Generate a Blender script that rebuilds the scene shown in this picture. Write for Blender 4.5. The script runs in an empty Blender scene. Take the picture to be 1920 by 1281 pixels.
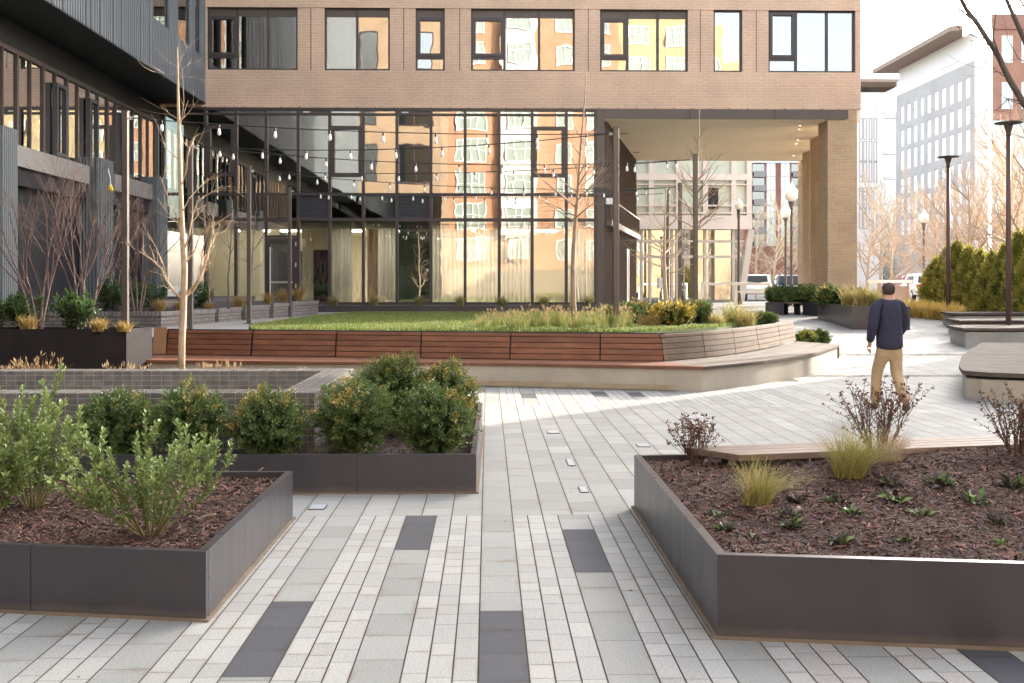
import bpy, math, random
import numpy as np
from mathutils import Vector

scn = bpy.context.scene
COL = scn.collection
R = math.radians
# ------------------------------------------------------------------ camera
YAW = R(1.3)
CAMZ = 1.6
FPX = 2000.0
cam_data = bpy.data.cameras.new("camera")
cam = bpy.data.objects.new("camera", cam_data)
COL.objects.link(cam)
cam.location = (0, 0, CAMZ)
cam.rotation_euler = (R(90), 0, -YAW)
cam_data.sensor_width = 36.0
cam_data.lens = 37.5
cam_data.shift_y = -105.5 / 1920.0
cam_data.clip_end = 1500
scn.camera = cam
# ------------------------------------------------------------------ sky, sun, exposure
SUN_EL, SUN_AZ = R(20), R(45)          # azimuth measured from +X towards +Y
w = bpy.data.worlds.new("World"); scn.world = w; w.use_nodes = True
nt = w.node_tree; nt.nodes.clear()
sky = nt.nodes.new("ShaderNodeTexSky"); sky.sky_type = 'NISHITA'; sky.sun_disc = False
sky.sun_elevation = SUN_EL; sky.sun_rotation = R(90) - SUN_AZ
sky.air_density = 1.0; sky.dust_density = 3.5; sky.ozone_density = 1.0
hs = nt.nodes.new("ShaderNodeHueSaturation"); hs.inputs['Saturation'].default_value = 0.50
bg = nt.nodes.new("ShaderNodeBackground"); bg.inputs['Strength'].default_value = 0.15
wo = nt.nodes.new("ShaderNodeOutputWorld")
nt.links.new(sky.outputs[0], hs.inputs['Color']); nt.links.new(hs.outputs[0], bg.inputs['Color']); nt.links.new(bg.outputs[0], wo.inputs['Surface'])
sun_d = bpy.data.lights.new("sun", 'SUN'); sun_d.energy = 2.0; sun_d.angle = R(0.5); sun_d.color = (1.0, 0.89, 0.74)
sun = bpy.data.objects.new("sun", sun_d); COL.objects.link(sun)
sdir = Vector((math.cos(SUN_EL) * math.cos(SUN_AZ), math.cos(SUN_EL) * math.sin(SUN_AZ), math.sin(SUN_EL)))
sun.rotation_euler = sdir.to_track_quat('Z', 'Y').to_euler()
sun.location = sdir * 120
scn.view_settings.view_transform = 'Standard'; scn.view_settings.look = 'None'
scn.view_settings.exposure = 2.76; scn.view_settings.gamma = 1.0; scn.view_settings.use_curve_mapping = False
scn.render.engine = 'CYCLES'
cy = scn.cycles
cy.use_denoising = True; cy.max_bounces = 8; cy.diffuse_bounces = 4; cy.glossy_bounces = 4; cy.transparent_max_bounces = 24
cy.transmission_bounces = 4; cy.caustics_reflective = False; cy.caustics_refractive = False; cy.sample_clamp_indirect = 6.0
# ------------------------------------------------------------------ calibration helpers
SY, CY = math.sin(YAW), math.cos(YAW)
def ray(px, py):
    u = (px - 960.0) / FPX; v = (535.0 - py) / FPX
    return Vector((SY + u * CY, CY - u * SY, v))
def G(px, py, z=0.0):
    d = ray(px, py); t = (z - CAMZ) / d.z
    return Vector((d.x * t, d.y * t, z))
def D(px, py, Y):
    d = ray(px, py); t = Y / d.y
    return Vector((d.x * t, Y, CAMZ + d.z * t))
def PX(px, Y):
    d = ray(px, 535); return d.x * Y / d.y
def smooth(t):
    t = min(1.0, max(0.0, t)); return t
def H(x, y):            # height of the paved ground: level court, then a gentle ramp on the walk
    return 0.66 * smooth((y - 19.0) / 19.0)

# ------------------------------------------------------------------ mesh building
class MB:
    def __init__(s):
        s.v = []; s.f = []; s.c = []; s.m = []; s.uv = []; s.col = (1, 1, 1); s.mi = 0; s.n = 0; s.chunks = []
        s.has_uv = False
    def face(s, pts, uv=None):
        b = len(s.v)
        s.v.extend([tuple(p) for p in pts]); s.f.append(tuple(range(b, b + len(pts)))); s.c.append(s.col); s.m.append(s.mi)
        s.uv.append(uv)
        if uv: s.has_uv = True
    def mesh(s, verts, faces):
        b = len(s.v); s.v.extend([tuple(p) for p in verts])
        for f in faces:
            s.f.append(tuple(i + b for i in f)); s.c.append(s.col); s.m.append(s.mi); s.uv.append(None)
    def box(s, x0, x1, y0, y1, z0, z1):
        V = [(x0, y0, z0), (x1, y0, z0), (x1, y1, z0), (x0, y1, z0), (x0, y0, z1), (x1, y0, z1), (x1, y1, z1), (x0, y1, z1)]
        s.mesh(V, [(3, 2, 1, 0), (4, 5, 6, 7), (0, 1, 5, 4), (1, 2, 6, 5), (2, 3, 7, 6), (3, 0, 4, 7)])
    def bar(s, a, b, wx, wz, up=(0, 0, 1)):
        a = Vector(a); b = Vector(b); d = (b - a).normalized(); up = Vector(up)
        if abs(d.dot(up)) > .99: up = Vector((0, 1, 0))
        sx = d.cross(up).normalized() * (wx / 2); sz = sx.normalized().cross(d).normalized() * (wz / 2)
        V = [a - sx - sz, a + sx - sz, a + sx + sz, a - sx + sz, b - sx - sz, b + sx - sz, b + sx + sz, b - sx + sz]
        s.mesh(V, [(0, 1, 2, 3), (7, 6, 5, 4), (0, 4, 5, 1), (1, 5, 6, 2), (2, 6, 7, 3), (3, 7, 4, 0)])
    def prism(s, poly, z0, z1, zt=None):
        n = len(poly)
        V = [(p[0], p[1], z0) for p in poly] + [(p[0], p[1], z1) for p in poly]
        s.mesh(V, [tuple(range(n))[::-1], tuple(range(n, 2 * n))] + [(i, (i + 1) % n, n + (i + 1) % n, n + i) for i in range(n)])
    def tube(s, pts, rad, n=6, cap=True):
        pts = [Vector(p) for p in pts]; m = len(pts)
        if not hasattr(rad, '__len__'): rad = [rad] * m
        d0 = (pts[1] - pts[0]).normalized()
        a = d0.orthogonal().normalized(); V = []
        for i, p in enumerate(pts):
            d = (pts[min(i + 1, m - 1)] - pts[max(i - 1, 0)])
            d = d.normalized() if d.length > 1e-9 else d0
            a = (a - d * a.dot(d)); a = a.normalized() if a.length > 1e-6 else d.orthogonal().normalized()
            b = d.cross(a)
            for k in range(n):
                t = 2 * math.pi * k / n
                V.append(p + (a * math.cos(t) + b * math.sin(t)) * rad[i])
        F = [(i * n + k, i * n + (k + 1) % n, (i + 1) * n + (k + 1) % n, (i + 1) * n + k) for i in range(m - 1) for k in range(n)]
        if cap: F += [tuple(range(n))[::-1], tuple(range((m - 1) * n, m * n))]
        s.mesh(V, F)
    def lathe(s, prof, c=(0, 0, 0), n=16):
        V = []; m = len(prof)
        for r, z in prof:
            for k in range(n):
                t = 2 * math.pi * k / n
                V.append((c[0] + r * math.cos(t), c[1] + r * math.sin(t), c[2] + z))
        F = [(i * n + k, i * n + (k + 1) % n, (i + 1) * n + (k + 1) % n, (i + 1) * n + k) for i in range(m - 1) for k in range(n)]
        F += [tuple(range(n))[::-1], tuple(range((m - 1) * n, m * n))]
        s.mesh(V, F)
    def bulk(s, verts, cols, mi=0):          # verts (N,k,3), cols (N,3)
        s.chunks.append((np.asarray(verts, dtype=np.float64), np.asarray(cols, dtype=np.float64), mi))
    def build(s, name, mats, parent=None, origin=None, smoothed=False, bevel=0.0, local=False):
        off = Vector((0, 0, 0))
        if parent is not None and not local: off = WL[parent.name]
        elif origin is not None: off = Vector(origin)
        vv = [np.array(s.v, dtype=np.float64).reshape(-1, 3)]
        loops = [np.array([i for f in s.f for i in f], dtype=np.int64)]
        tot = [np.array([len(f) for f in s.f], dtype=np.int64)]
        cc = [np.array(s.c, dtype=np.float64).reshape(-1, 3)]; mm = [np.array(s.m, dtype=np.int64)]
        base = len(s.v)
        for V, C, mi in s.chunks:
            N, k, _ = V.shape
            vv.append(V.reshape(-1, 3)); loops.append(np.arange(base, base + N * k)); tot.append(np.full(N, k)); cc.append(C); mm.append(np.full(N, mi)); base += N * k
        vv = np.concatenate(vv) - np.array(off); loops = np.concatenate(loops); tot = np.concatenate(tot); cc = np.concatenate(cc); mm = np.concatenate(mm)
        me = bpy.data.meshes.new(name)
        me.vertices.add(len(vv)); me.vertices.foreach_set('co', vv.ravel())
        me.loops.add(len(loops)); me.loops.foreach_set('vertex_index', loops.astype(np.int32))
        me.polygons.add(len(tot)); starts = np.concatenate([[0], np.cumsum(tot)[:-1]])
        me.polygons.foreach_set('loop_start', starts.astype(np.int32)); me.polygons.foreach_set('loop_total', tot.astype(np.int32))
        mats = mats if isinstance(mats, (list, tuple)) else [mats]
        for m in mats: me.materials.append(m)
        me.polygons.foreach_set('material_index', mm.astype(np.int32))
        me.polygons.foreach_set('use_smooth', np.full(len(tot), bool(smoothed)))
        me.update(calc_edges=True)
        at = me.attributes.new('tint', 'FLOAT_COLOR', 'FACE')
        at.data.foreach_set('color', np.concatenate([cc, np.ones((len(cc), 1))], axis=1).ravel().astype(np.float32))
        if s.has_uv:
            ul = me.uv_layers.new(name='uv'); arr = []
            for f, u in zip(s.f, s.uv): arr.extend(u if u else [(0.5, 0.5)] * len(f))
            arr = np.array(arr, dtype=np.float32)
            full = np.zeros((len(loops), 2), dtype=np.float32) + 0.5; full[:len(arr)] = arr
            ul.data.foreach_set('uv', full.ravel())
        me.validate()
        o = bpy.data.objects.new(name, me); COL.objects.link(o)
        if parent is not None:
            o.parent = parent; WL[o.name] = Vector((0, 0, 0)) if local else Vector(off)
        else:
            o.location = off; WL[o.name] = Vector(off)
        if bevel:
            b = o.modifiers.new('bevel', 'BEVEL'); b.width = bevel; b.segments = 2; b.limit_method = 'ANGLE'; b.angle_limit = R(40)
        return o
WL = {}
def tag(o, label=None, cat=None, group=None, kind=None):
    if label: o['label'] = label
    if cat: o['category'] = cat
    if group: o['group'] = group
    if kind: o['kind'] = kind
    return o
def thing(name, label, cat, loc=(0, 0, 0), group=None):
    o = bpy.data.objects.new(name, None); COL.objects.link(o); o.location = loc; o.empty_display_size = 0.2
    WL[o.name] = Vector(loc)
    return tag(o, label, cat, group)
def children(o): return [c for c in list(COL.objects) if c.parent == o]
KIDS = {}
def dup(root, loc, rotz=0.0, scale=None, label=None, group=None):
    if root.name not in KIDS:
        allo = list(COL.objects)
        KIDS[root.name] = [(c, [g for g in allo if g.parent == c]) for c in allo if c.parent == root]
    r = root.copy(); COL.objects.link(r); r.location = loc; r.rotation_euler = (0, 0, rotz)
    if scale: r.scale = (scale, scale, scale) if not hasattr(scale, '__len__') else scale
    if label: r['label'] = label
    if group: r['group'] = group
    WL[r.name] = Vector(loc)
    for c, gs in KIDS[root.name]:
        c2 = c.copy(); COL.objects.link(c2); c2.parent = r
        for g in gs:
            g2 = g.copy(); COL.objects.link(g2); g2.parent = c2
    return r

# ------------------------------------------------------------------ materials
def new_mat(name):
    m = bpy.data.materials.new(name); m.use_nodes = True
    n = m.node_tree; b = n.nodes['Principled BSDF']
    return m, n, b
def L(n, a, b): n.links.new(a, b)
def nd(n, t, **kw):
    x = n.nodes.new(t)
    for k, v in kw.items(): setattr(x, k, v)
    return x
def mixc(n, fac, a, b, mode='MIX'):
    x = nd(n, 'ShaderNodeMix', data_type='RGBA', blend_type=mode)
    for idx, val in ((0, fac), (6, a), (7, b)):
        if hasattr(val, 'is_linked'): L(n, val, x.inputs[idx])
        else:
            x.inputs[idx].default_value = val if idx == 0 else (tuple(val) + (1,))[:4]
    return x.outputs[2]
def ramp(n, src, stops):
    r = nd(n, 'ShaderNodeValToRGB'); L(n, src, r.inputs[0]); e = r.color_ramp.elements
    while len(e) < len(stops): e.new(0.5)
    for i, (p, c) in enumerate(stops):
        e[i].position = p; e[i].color = (tuple(c) + (1,))[:4] if hasattr(c, '__len__') else (c, c, c, 1)
    return r.outputs[0]
def noise(n, scale, detail=4, stretch=None, coord='Object', rough=.55):
    tc = nd(n, 'ShaderNodeTexCoord'); mp = nd(n, 'ShaderNodeMapping')
    if stretch: mp.inputs['Scale'].default_value = stretch
    nz = nd(n, 'ShaderNodeTexNoise'); nz.inputs['Scale'].default_value = scale; nz.inputs['Detail'].default_value = detail; nz.inputs['Roughness'].default_value = rough
    L(n, tc.outputs[coord], mp.inputs[0]); L(n, mp.outputs[0], nz.inputs['Vector'])
    return nz.outputs[0]
def mat(name, base, rough=.6, metal=0.0, var=None, bump=None, tint=False, spec=.5, stretch=None, coat=0.0, trans=0.0, sub=None):
    """var=(scale, second colour): mottling; bump=(scale, height in metres)"""
    m, n, b = new_mat(name)
    b.inputs['Roughness'].default_value = rough; b.inputs['Metallic'].default_value = metal
    b.inputs['Specular IOR Level'].default_value = spec; b.inputs['Coat Weight'].default_value = coat
    c = None
    if var:
        fac = ramp(n, noise(n, var[0], 5, stretch), [(.3, 0.0), (.7, 1.0)])
        c = mixc(n, fac, base, var[1])
    if tint:
        a = nd(n, 'ShaderNodeAttribute', attribute_name='tint')
        c = mixc(n, 1.0, c if c is not None else base, a.outputs['Color'], 'MULTIPLY')
    if c is not None: L(n, c, b.inputs['Base Color'])
    else: b.inputs['Base Color'].default_value = tuple(base) + (1,)
    if bump:
        bn = nd(n, 'ShaderNodeBump'); bn.inputs['Strength'].default_value = 1.0; bn.inputs['Distance'].default_value = bump[1]
        L(n, noise(n, bump[0], 6, stretch), bn.inputs['Height']); L(n, bn.outputs[0], b.inputs['Normal'])
    if trans:                                    # thin leaf: some light passes through
        out = n.nodes['Material Output']; t = nd(n, 'ShaderNodeBsdfTranslucent'); mx = nd(n, 'ShaderNodeMixShader'); mx.inputs[0].default_value = trans
        if c is not None: L(n, c, t.inputs['Color'])
        else: t.inputs['Color'].default_value = tuple(base) + (1,)
        L(n, b.outputs[0], mx.inputs[1]); L(n, t.outputs[0], mx.inputs[2]); L(n, mx.outputs[0], out.inputs['Surface'])
    return m
def boxuv(n):
    g = nd(n, 'ShaderNodeNewGeometry'); sp = nd(n, 'ShaderNodeSeparateXYZ'); L(n, g.outputs['Position'], sp.inputs[0])
    sn = nd(n, 'ShaderNodeSeparateXYZ'); L(n, g.outputs['True Normal'], sn.inputs[0])
    def gt(o):
        a = nd(n, 'ShaderNodeMath', operation='ABSOLUTE'); L(n, o, a.inputs[0])
        c = nd(n, 'ShaderNodeMath', operation='GREATER_THAN'); L(n, a.outputs[0], c.inputs[0]); c.inputs[1].default_value = .7; return c.outputs[0]
    xz = nd(n, 'ShaderNodeCombineXYZ'); L(n, sp.outputs[0], xz.inputs[0]); L(n, sp.outputs[2], xz.inputs[1])
    yz = nd(n, 'ShaderNodeCombineXYZ'); L(n, sp.outputs[1], yz.inputs[0]); L(n, sp.outputs[2], yz.inputs[1])
    xy = nd(n, 'ShaderNodeCombineXYZ'); L(n, sp.outputs[0], xy.inputs[0]); L(n, sp.outputs[1], xy.inputs[1])
    def mv(f, a, b):
        x = nd(n, 'ShaderNodeMix', data_type='VECTOR'); L(n, f, x.inputs[0]); L(n, a, x.inputs[4]); L(n, b, x.inputs[5]); return x.outputs[1]
    return mv(gt(sn.outputs[2]), mv(gt(sn.outputs[0]), xz.outputs[0], yz.outputs[0]), xy.outputs[0])
def brick_mat(name, c1, c2, mortar, bw, bh, ms, rough=.8, off=.5, bump=.004, spec=.3, blotch=None, bias=0.0):
    m, n, b = new_mat(name)
    br = nd(n, 'ShaderNodeTexBrick'); br.offset = off; br.squash = 1.0
    br.inputs['Scale'].default_value = 1.0; br.inputs['Brick Width'].default_value = bw; br.inputs['Row Height'].default_value = bh
    br.inputs['Mortar Size'].default_value = ms; br.inputs['Mortar Smooth'].default_value = .1; br.inputs['Bias'].default_value = bias
    br.inputs['Color1'].default_value = tuple(c1) + (1,); br.inputs['Color2'].default_value = tuple(c2) + (1,); br.inputs['Mortar'].default_value = tuple(mortar) + (1,)
    L(n, boxuv(n), br.inputs['Vector'])
    c = br.outputs['Color']
    f = ramp(n, noise(n, blotch or .6, 4), [(.25, .82), (.75, 1.12)])
    c = mixc(n, 1.0, c, f, 'MULTIPLY')
    f2 = ramp(n, noise(n, 14, 5), [(.25, .85), (.75, 1.1)])
    c = mixc(n, 1.0, c, f2, 'MULTIPLY')
    L(n, c, b.inputs['Base Color']); b.inputs['Roughness'].default_value = rough; b.inputs['Specular IOR Level'].default_value = spec
    bn = nd(n, 'ShaderNodeBump'); bn.inputs['Distance'].default_value = bump; bn.invert = True
    L(n, br.outputs['Fac'], bn.inputs['Height']); L(n, bn.outputs[0], b.inputs['Normal'])
    return m
def glass_mat(name, refl, tintc, wav=.0012, wscale=.9, rough=0.0, gcol=(.95, .95, .95)):
    m, n, b = new_mat(name); n.nodes.remove(b); out = n.nodes['Material Output']
    t = nd(n, 'ShaderNodeBsdfTransparent'); t.inputs[0].default_value = tuple(tintc) + (1,)
    g = nd(n, 'ShaderNodeBsdfGlossy'); g.inputs['Roughness'].default_value = rough; g.inputs[0].default_value = tuple(gcol) + (1,)
    mx = nd(n, 'ShaderNodeMixShader'); mx.inputs[0].default_value = refl
    bn = nd(n, 'ShaderNodeBump'); bn.inputs['Strength'].default_value = 1.0; bn.inputs['Distance'].default_value = wav
    L(n, noise(n, wscale, 2), bn.inputs['Height']); L(n, bn.outputs[0], g.inputs['Normal'])
    L(n, t.outputs[0], mx.inputs[1]); L(n, g.outputs[0], mx.inputs[2]); L(n, mx.outputs[0], out.inputs['Surface'])
    return m
def emit_mat(name, c, s):
    m, n, b = new_mat(name); b.inputs['Base Color'].default_value = tuple(c) + (1,)
    b.inputs['Emission Color'].default_value = tuple(c) + (1,); b.inputs['Emission Strength'].default_value = s
    return m

M = {}
M['brick'] = brick_mat('tan_brick', (.70, .485, .345), (.66, .455, .322), (.73, .55, .41), .40, .10, .012)
M['brickcol'] = brick_mat('buff_brick', (.60, .44, .28), (.55, .395, .25), (.50, .37, .25), .40, .10, .012)
M['tanref'] = brick_mat('tan_office_brick', (.34, .235, .15), (.31, .21, .135), (.38, .29, .2), .40, .10, .012)
M['orange'] = brick_mat('orange_brick', (.42, .22, .13), (.38, .20, .118), (.44, .29, .19), .24, .075, .01)
M['red'] = brick_mat('red_brick', (.36, .12, .085), (.30, .10, .07), (.4, .25, .2), .24, .075, .01)
M['salmon'] = brick_mat('salmon_brick', (.46, .20, .13), (.40, .17, .11), (.45, .3, .22), .24, .075, .01)
M['yellowb'] = brick_mat('yellow_brick', (.42, .335, .195), (.39, .31, .18), (.7, .55, .3), .3, .1, .01)
M['darkbrick'] = brick_mat('grey_brown_brick', (.20, .175, .165), (.15, .132, .125), (.085, .078, .075), .21, .082, .008, bump=.006)
M['tile'] = brick_mat('glazed_tile', (.185, .168, .155), (.12, .112, .105), (.30, .29, .275), .102, .0535, .0034, rough=.24, off=0.0, bump=.003, spec=.55, blotch=7.0)
M['frame'] = mat('bronze_frame', (.062, .050, .050), .42, .2, var=(1.5, (.05, .042, .043)))
M['frame_grey'] = mat('grey_frame', (.085, .085, .095), .45, .2)
M['fascia'] = mat('bronze_fascia', (.115, .088, .075), .5, .15, var=(.7, (.10, .078, .068)))
M['clad'] = mat('ribbed_zinc', (.215, .235, .25), .45, .2, var=(.5, (.18, .198, .212)))
M['clad_dark'] = mat('dark_metal_panel', (.013, .014, .020), .5, 0, var=(.8, (.020, .021, .028)), spec=.3)
M['soffit_dark'] = mat('black_soffit', (.010, .011, .012), .5)
M['soffit'] = mat('beige_soffit', (.86, .75, .57), .7, var=(.4, (.81, .70, .52)))
M['band'] = mat('pale_metal_band', (.30, .28, .265), .5, .2)
M['glass'] = glass_mat('reflective_glass', .35, (.50, .56, .54), .0030, .70)
M['glass2'] = glass_mat('clear_glass', .26, (.92, .92, .895), .0030, .7)
M['glassd'] = glass_mat('dark_glass', .30, (.22, .27, .28), .0012, .7)
M['glassw'] = glass_mat('wing_glass', .72, (.30, .34, .33), .0008, .8)
M['glassf'] = glass_mat('far_glass', .45, (.45, .52, .50), .001, .5)
M['room_beige'] = mat('beige_interior', (.68, .63, .50), .8)
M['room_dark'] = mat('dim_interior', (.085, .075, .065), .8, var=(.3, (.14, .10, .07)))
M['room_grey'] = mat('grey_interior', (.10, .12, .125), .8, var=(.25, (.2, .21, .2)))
M['curtain'] = mat('white_curtain', (.82, .81, .76), .9, trans=.35)
M['shade'] = mat('roller_shade', (.82, .79, .66), .9, trans=.5)
M['wood'] = mat('red_hardwood', (.235, .098, .052), .5, var=(9, (.15, .058, .030)), bump=(40, .0008), stretch=(.16, 1, 1), tint=True)
M['woodgrey'] = mat('weathered_hardwood', (.185, .128, .096), .65, var=(8, (.12, .076, .054)), bump=(40, .0008), stretch=(.3, .3, 1), tint=True)
M['woodseat'] = mat('grey_weathered_hardwood', (.125, .104, .090), .8, var=(8, (.085, .068, .058)), bump=(40, .0008), stretch=(.3, .3, 1), tint=True, spec=.2)
M['woodside'] = mat('brown_weathered_hardwood', (.125, .080, .056), .75, var=(8, (.078, .048, .033)), bump=(40, .0008), stretch=(.3, .3, 1), tint=True, spec=.25)
M['concrete'] = mat('cast_concrete', (.46, .42, .35), .8, var=(1.6, (.36, .325, .27)), bump=(25, .0012))
M['concrete2'] = mat('grey_concrete', (.38, .375, .36), .8, var=(2.0, (.28, .28, .275)), bump=(25, .0012))
def steel_mat(name, c1, c2, r0, r1, metal):
    m, n, b = new_mat(name)
    st = ramp(n, noise(n, 3.0, 5, (2.2, 2.2, .22)), [(.3, 0.0), (.75, 1.0)])           # faint vertical run marks
    bl = ramp(n, noise(n, 1.3, 4), [(.3, 0.0), (.7, 1.0)])
    c = mixc(n, bl, c1, c2); k = ramp(n, st, [(0, .955), (1, 1.05)]); c = mixc(n, 1.0, c, k, 'MULTIPLY')
    g = nd(n, 'ShaderNodeNewGeometry'); sp = nd(n, 'ShaderNodeSeparateXYZ'); L(n, g.outputs['Position'], sp.inputs[0])
    nz = nd(n, 'ShaderNodeMath', operation='MULTIPLY_ADD'); L(n, noise(n, 9, 5), nz.inputs[0]); nz.inputs[1].default_value = -.055; L(n, sp.outputs[2], nz.inputs[2])
    du = ramp(n, nz.outputs[0], [(0.0, .32), (.03, 0.0)])                                # splashed dust along the foot
    sc = ramp(n, noise(n, 38, 3, (1, 1, .25)), [(.70, 0.0), (.78, .16)])                  # small scuffs
    c = mixc(n, du, c, (.20, .165, .13)); c = mixc(n, sc, c, (.12, .115, .115))
    L(n, c, b.inputs['Base Color']); b.inputs['Metallic'].default_value = metal
    rr = nd(n, 'ShaderNodeMapRange'); L(n, st, rr.inputs[0]); rr.inputs[3].default_value = r0; rr.inputs[4].default_value = r1; L(n, rr.outputs[0], b.inputs['Roughness'])
    bn = nd(n, 'ShaderNodeBump'); bn.inputs['Distance'].default_value = .0012; L(n, noise(n, 1.6, 3), bn.inputs['Height']); L(n, bn.outputs[0], b.inputs['Normal'])
    return m
M['steel'] = steel_mat('dark_bronze_steel', (.076, .069, .078), (.062, .057, .065), .27, .35, .35)
M['steelmatte'] = steel_mat('dull_bronze_steel', (.040, .034, .035), (.032, .028, .030), .6, .7, 0.0); M['steelmatte'].node_tree.nodes['Principled BSDF'].inputs['Specular IOR Level'].default_value = .06
M['steelrim'] = mat('steel_rim', (.10, .105, .105), .35, .4)
M['edging'] = mat('stone_edging', (.20, .15, .105), .85, var=(6, (.145, .108, .078)))
M['mulch'] = mat('mulch_soil', (.040, .018, .014), .95, var=(30, (.020, .010, .008)), bump=(55, .02))
M['chip'] = mat('bark_chip', (.115, .058, .044), .9, tint=True)
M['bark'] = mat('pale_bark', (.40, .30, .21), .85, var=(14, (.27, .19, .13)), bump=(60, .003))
M['barklit'] = mat('lit_bark', (.58, .44, .30), .8, var=(16, (.40, .28, .18)), bump=(60, .003))  # sapling bark brightened: the sunlight on it is put into the colour
M['barkgrey'] = mat('grey_brown_bark', (.25, .19, .165), .85, var=(14, (.17, .12, .105)), bump=(60, .003))
M['barkred'] = mat('reddish_twig', (.17, .105, .09), .85, var=(14, (.12, .075, .065)))
M['barktan'] = mat('tan_twig', (.54, .44, .35), .85, var=(3, (.42, .32, .24)))
M['barkdark'] = mat('dark_bark', (.085, .07, .062), .85, var=(14, (.14, .115, .10)), bump=(50, .004))
M['leaf'] = mat('leaf', (1, 1, 1), .42, tint=True, trans=.18, spec=.45)
M['leafbox'] = mat('small_leaf', (1, 1, 1), .45, tint=True, trans=.15, spec=.35)
M['leafthin'] = mat('thin_needle_leaf', (1, 1, 1), .5, tint=True, trans=.4, spec=.3)
M['dry'] = mat('dry_leaf', (1, 1, 1), .8, tint=True, trans=.2, spec=.2)
M['blade'] = mat('grass_blade', (1, 1, 1), .6, tint=True, trans=.3, spec=.25)
M['stem'] = mat('green_stem', (.20, .19, .075), .7, var=(20, (.15, .11, .05)))
M['stemdark'] = mat('dead_stem', (.10, .058, .042), .8)
M['pole'] = mat('bronze_pole', (.105, .088, .080), .4, .3)
M['black'] = mat('black_plastic', (.012, .012, .012), .5)
M['bulb'] = mat('frosted_bulb', (.88, .88, .86), .25, spec=.6)
M['white'] = mat('white_paint', (.80, .79, .77), .5)
M['whitewall'] = mat('white_precast', (.80, .755, .715), .7, var=(.15, (.76, .71, .67)))
M['palepane'] = mat('pale_green_pane', (.27, .32, .28), .15, spec=.6)
M['globe'] = mat('opal_globe', (.88, .86, .82), .35)
M['chrome'] = mat('brushed_steel', (.75, .74, .72), .3, .9)
M['lawnsoil'] = mat('lawn_base', (.075, .11, .03), .95, var=(2.5, (.085, .105, .03)), bump=(60, .01))
M['asphalt'] = mat('street_asphalt', (.10, .10, .10), .9, var=(2, (.075, .075, .075)))
M['terracepave'] = brick_mat('terrace_pavers', (.36, .345, .32), (.31, .30, .28), (.14, .13, .12), .42, .21, .01, rough=.85)
M['joint'] = mat('paving_joint', (.060, .048, .034), .95)
# ================================================================== SETTING: ground, paving, terrace, lawn
def paver_material():
    m, n, b = new_mat('paver')
    a = nd(n, 'ShaderNodeAttribute', attribute_name='tint')
    c = a.outputs['Color']
    sp = ramp(n, noise(n, 95, 5, None, 'Object', .75), [(.30, .70), (.5, 1.0), (.70, 1.28)])       # speckled aggregate
    c = mixc(n, 1.0, c, sp, 'MULTIPLY')
    st = ramp(n, noise(n, 1.1, 5), [(.25, .90), (.75, 1.06)])                   # broad weathering
    c = mixc(n, 1.0, c, st, 'MULTIPLY')
    uv = nd(n, 'ShaderNodeUVMap', uv_map='uv'); s = nd(n, 'ShaderNodeSeparateXYZ'); L(n, uv.outputs[0], s.inputs[0])
    def edge(o):
        x = nd(n, 'ShaderNodeMath', operation='SUBTRACT'); L(n, o, x.inputs[0]); x.inputs[1].default_value = .5
        y = nd(n, 'ShaderNodeMath', operation='ABSOLUTE'); L(n, x.outputs[0], y.inputs[0]); return y.outputs[0]
    mx = nd(n, 'ShaderNodeMath', operation='MAXIMUM'); L(n, edge(s.outputs[0]), mx.inputs[0]); L(n, edge(s.outputs[1]), mx.inputs[1])
    ed = ramp(n, mx.outputs[0], [(.36, 0), (.5, .9)])
    nz = ramp(n, noise(n, 3.5, 5), [(.47, 0.0), (.70, .62)])                    # rusty soil stains beside the joints, in patches
    f = nd(n, 'ShaderNodeMath', operation='MULTIPLY'); L(n, ed, f.inputs[0]); L(n, nz, f.inputs[1])
    stn = mixc(n, 1.0, c, (.70, .52, .34), 'MULTIPLY'); c = mixc(n, f.outputs[0], c, stn)
    gum = ramp(n, noise(n, 7.5, 2), [(.70, 0.0), (.76, .38)]); c = mixc(n, gum, c, mixc(n, 1.0, c, (.62, .60, .56), 'MULTIPLY'))
    drip = ramp(n, noise(n, 2.2, 6, None, 'Object', .7), [(.55, 0.0), (.75, .45)]); c = mixc(n, drip, c, mixc(n, 1.0, c, (.80, .76, .68), 'MULTIPLY'))
    L(n, c, b.inputs['Base Color']); b.inputs['Roughness'].default_value = .75; b.inputs['Specular IOR Level'].default_value = .3
    bn = nd(n, 'ShaderNodeBump'); bn.inputs['Distance'].default_value = .0008; L(n, noise(n, 150, 4), bn.inputs['Height']); L(n, bn.outputs[0], b.inputs['Normal'])
    return m
M['paver'] = paver_material()

# ground: one sheet to the horizon, level court then the ramp
g = MB()
ys = [-250, -60, -20, 0, 10, 19, 24, 28, 33, 38, 60, 120, 300, 900]
xs = [-500, -120, -40, -15, 0, 15, 40, 120, 500]
for i in range(len(ys) - 1):
    for j in range(len(xs) - 1):
        g.face([(xs[j], ys[i], H(0, ys[i]) - .012), (xs[j + 1], ys[i], H(0, ys[i]) - .012), (xs[j + 1], ys[i + 1], H(0, ys[i + 1]) - .012), (xs[j], ys[i + 1], H(0, ys[i + 1]) - .012)])
tag(g.build('ground', M['asphalt']), kind='structure')

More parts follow.
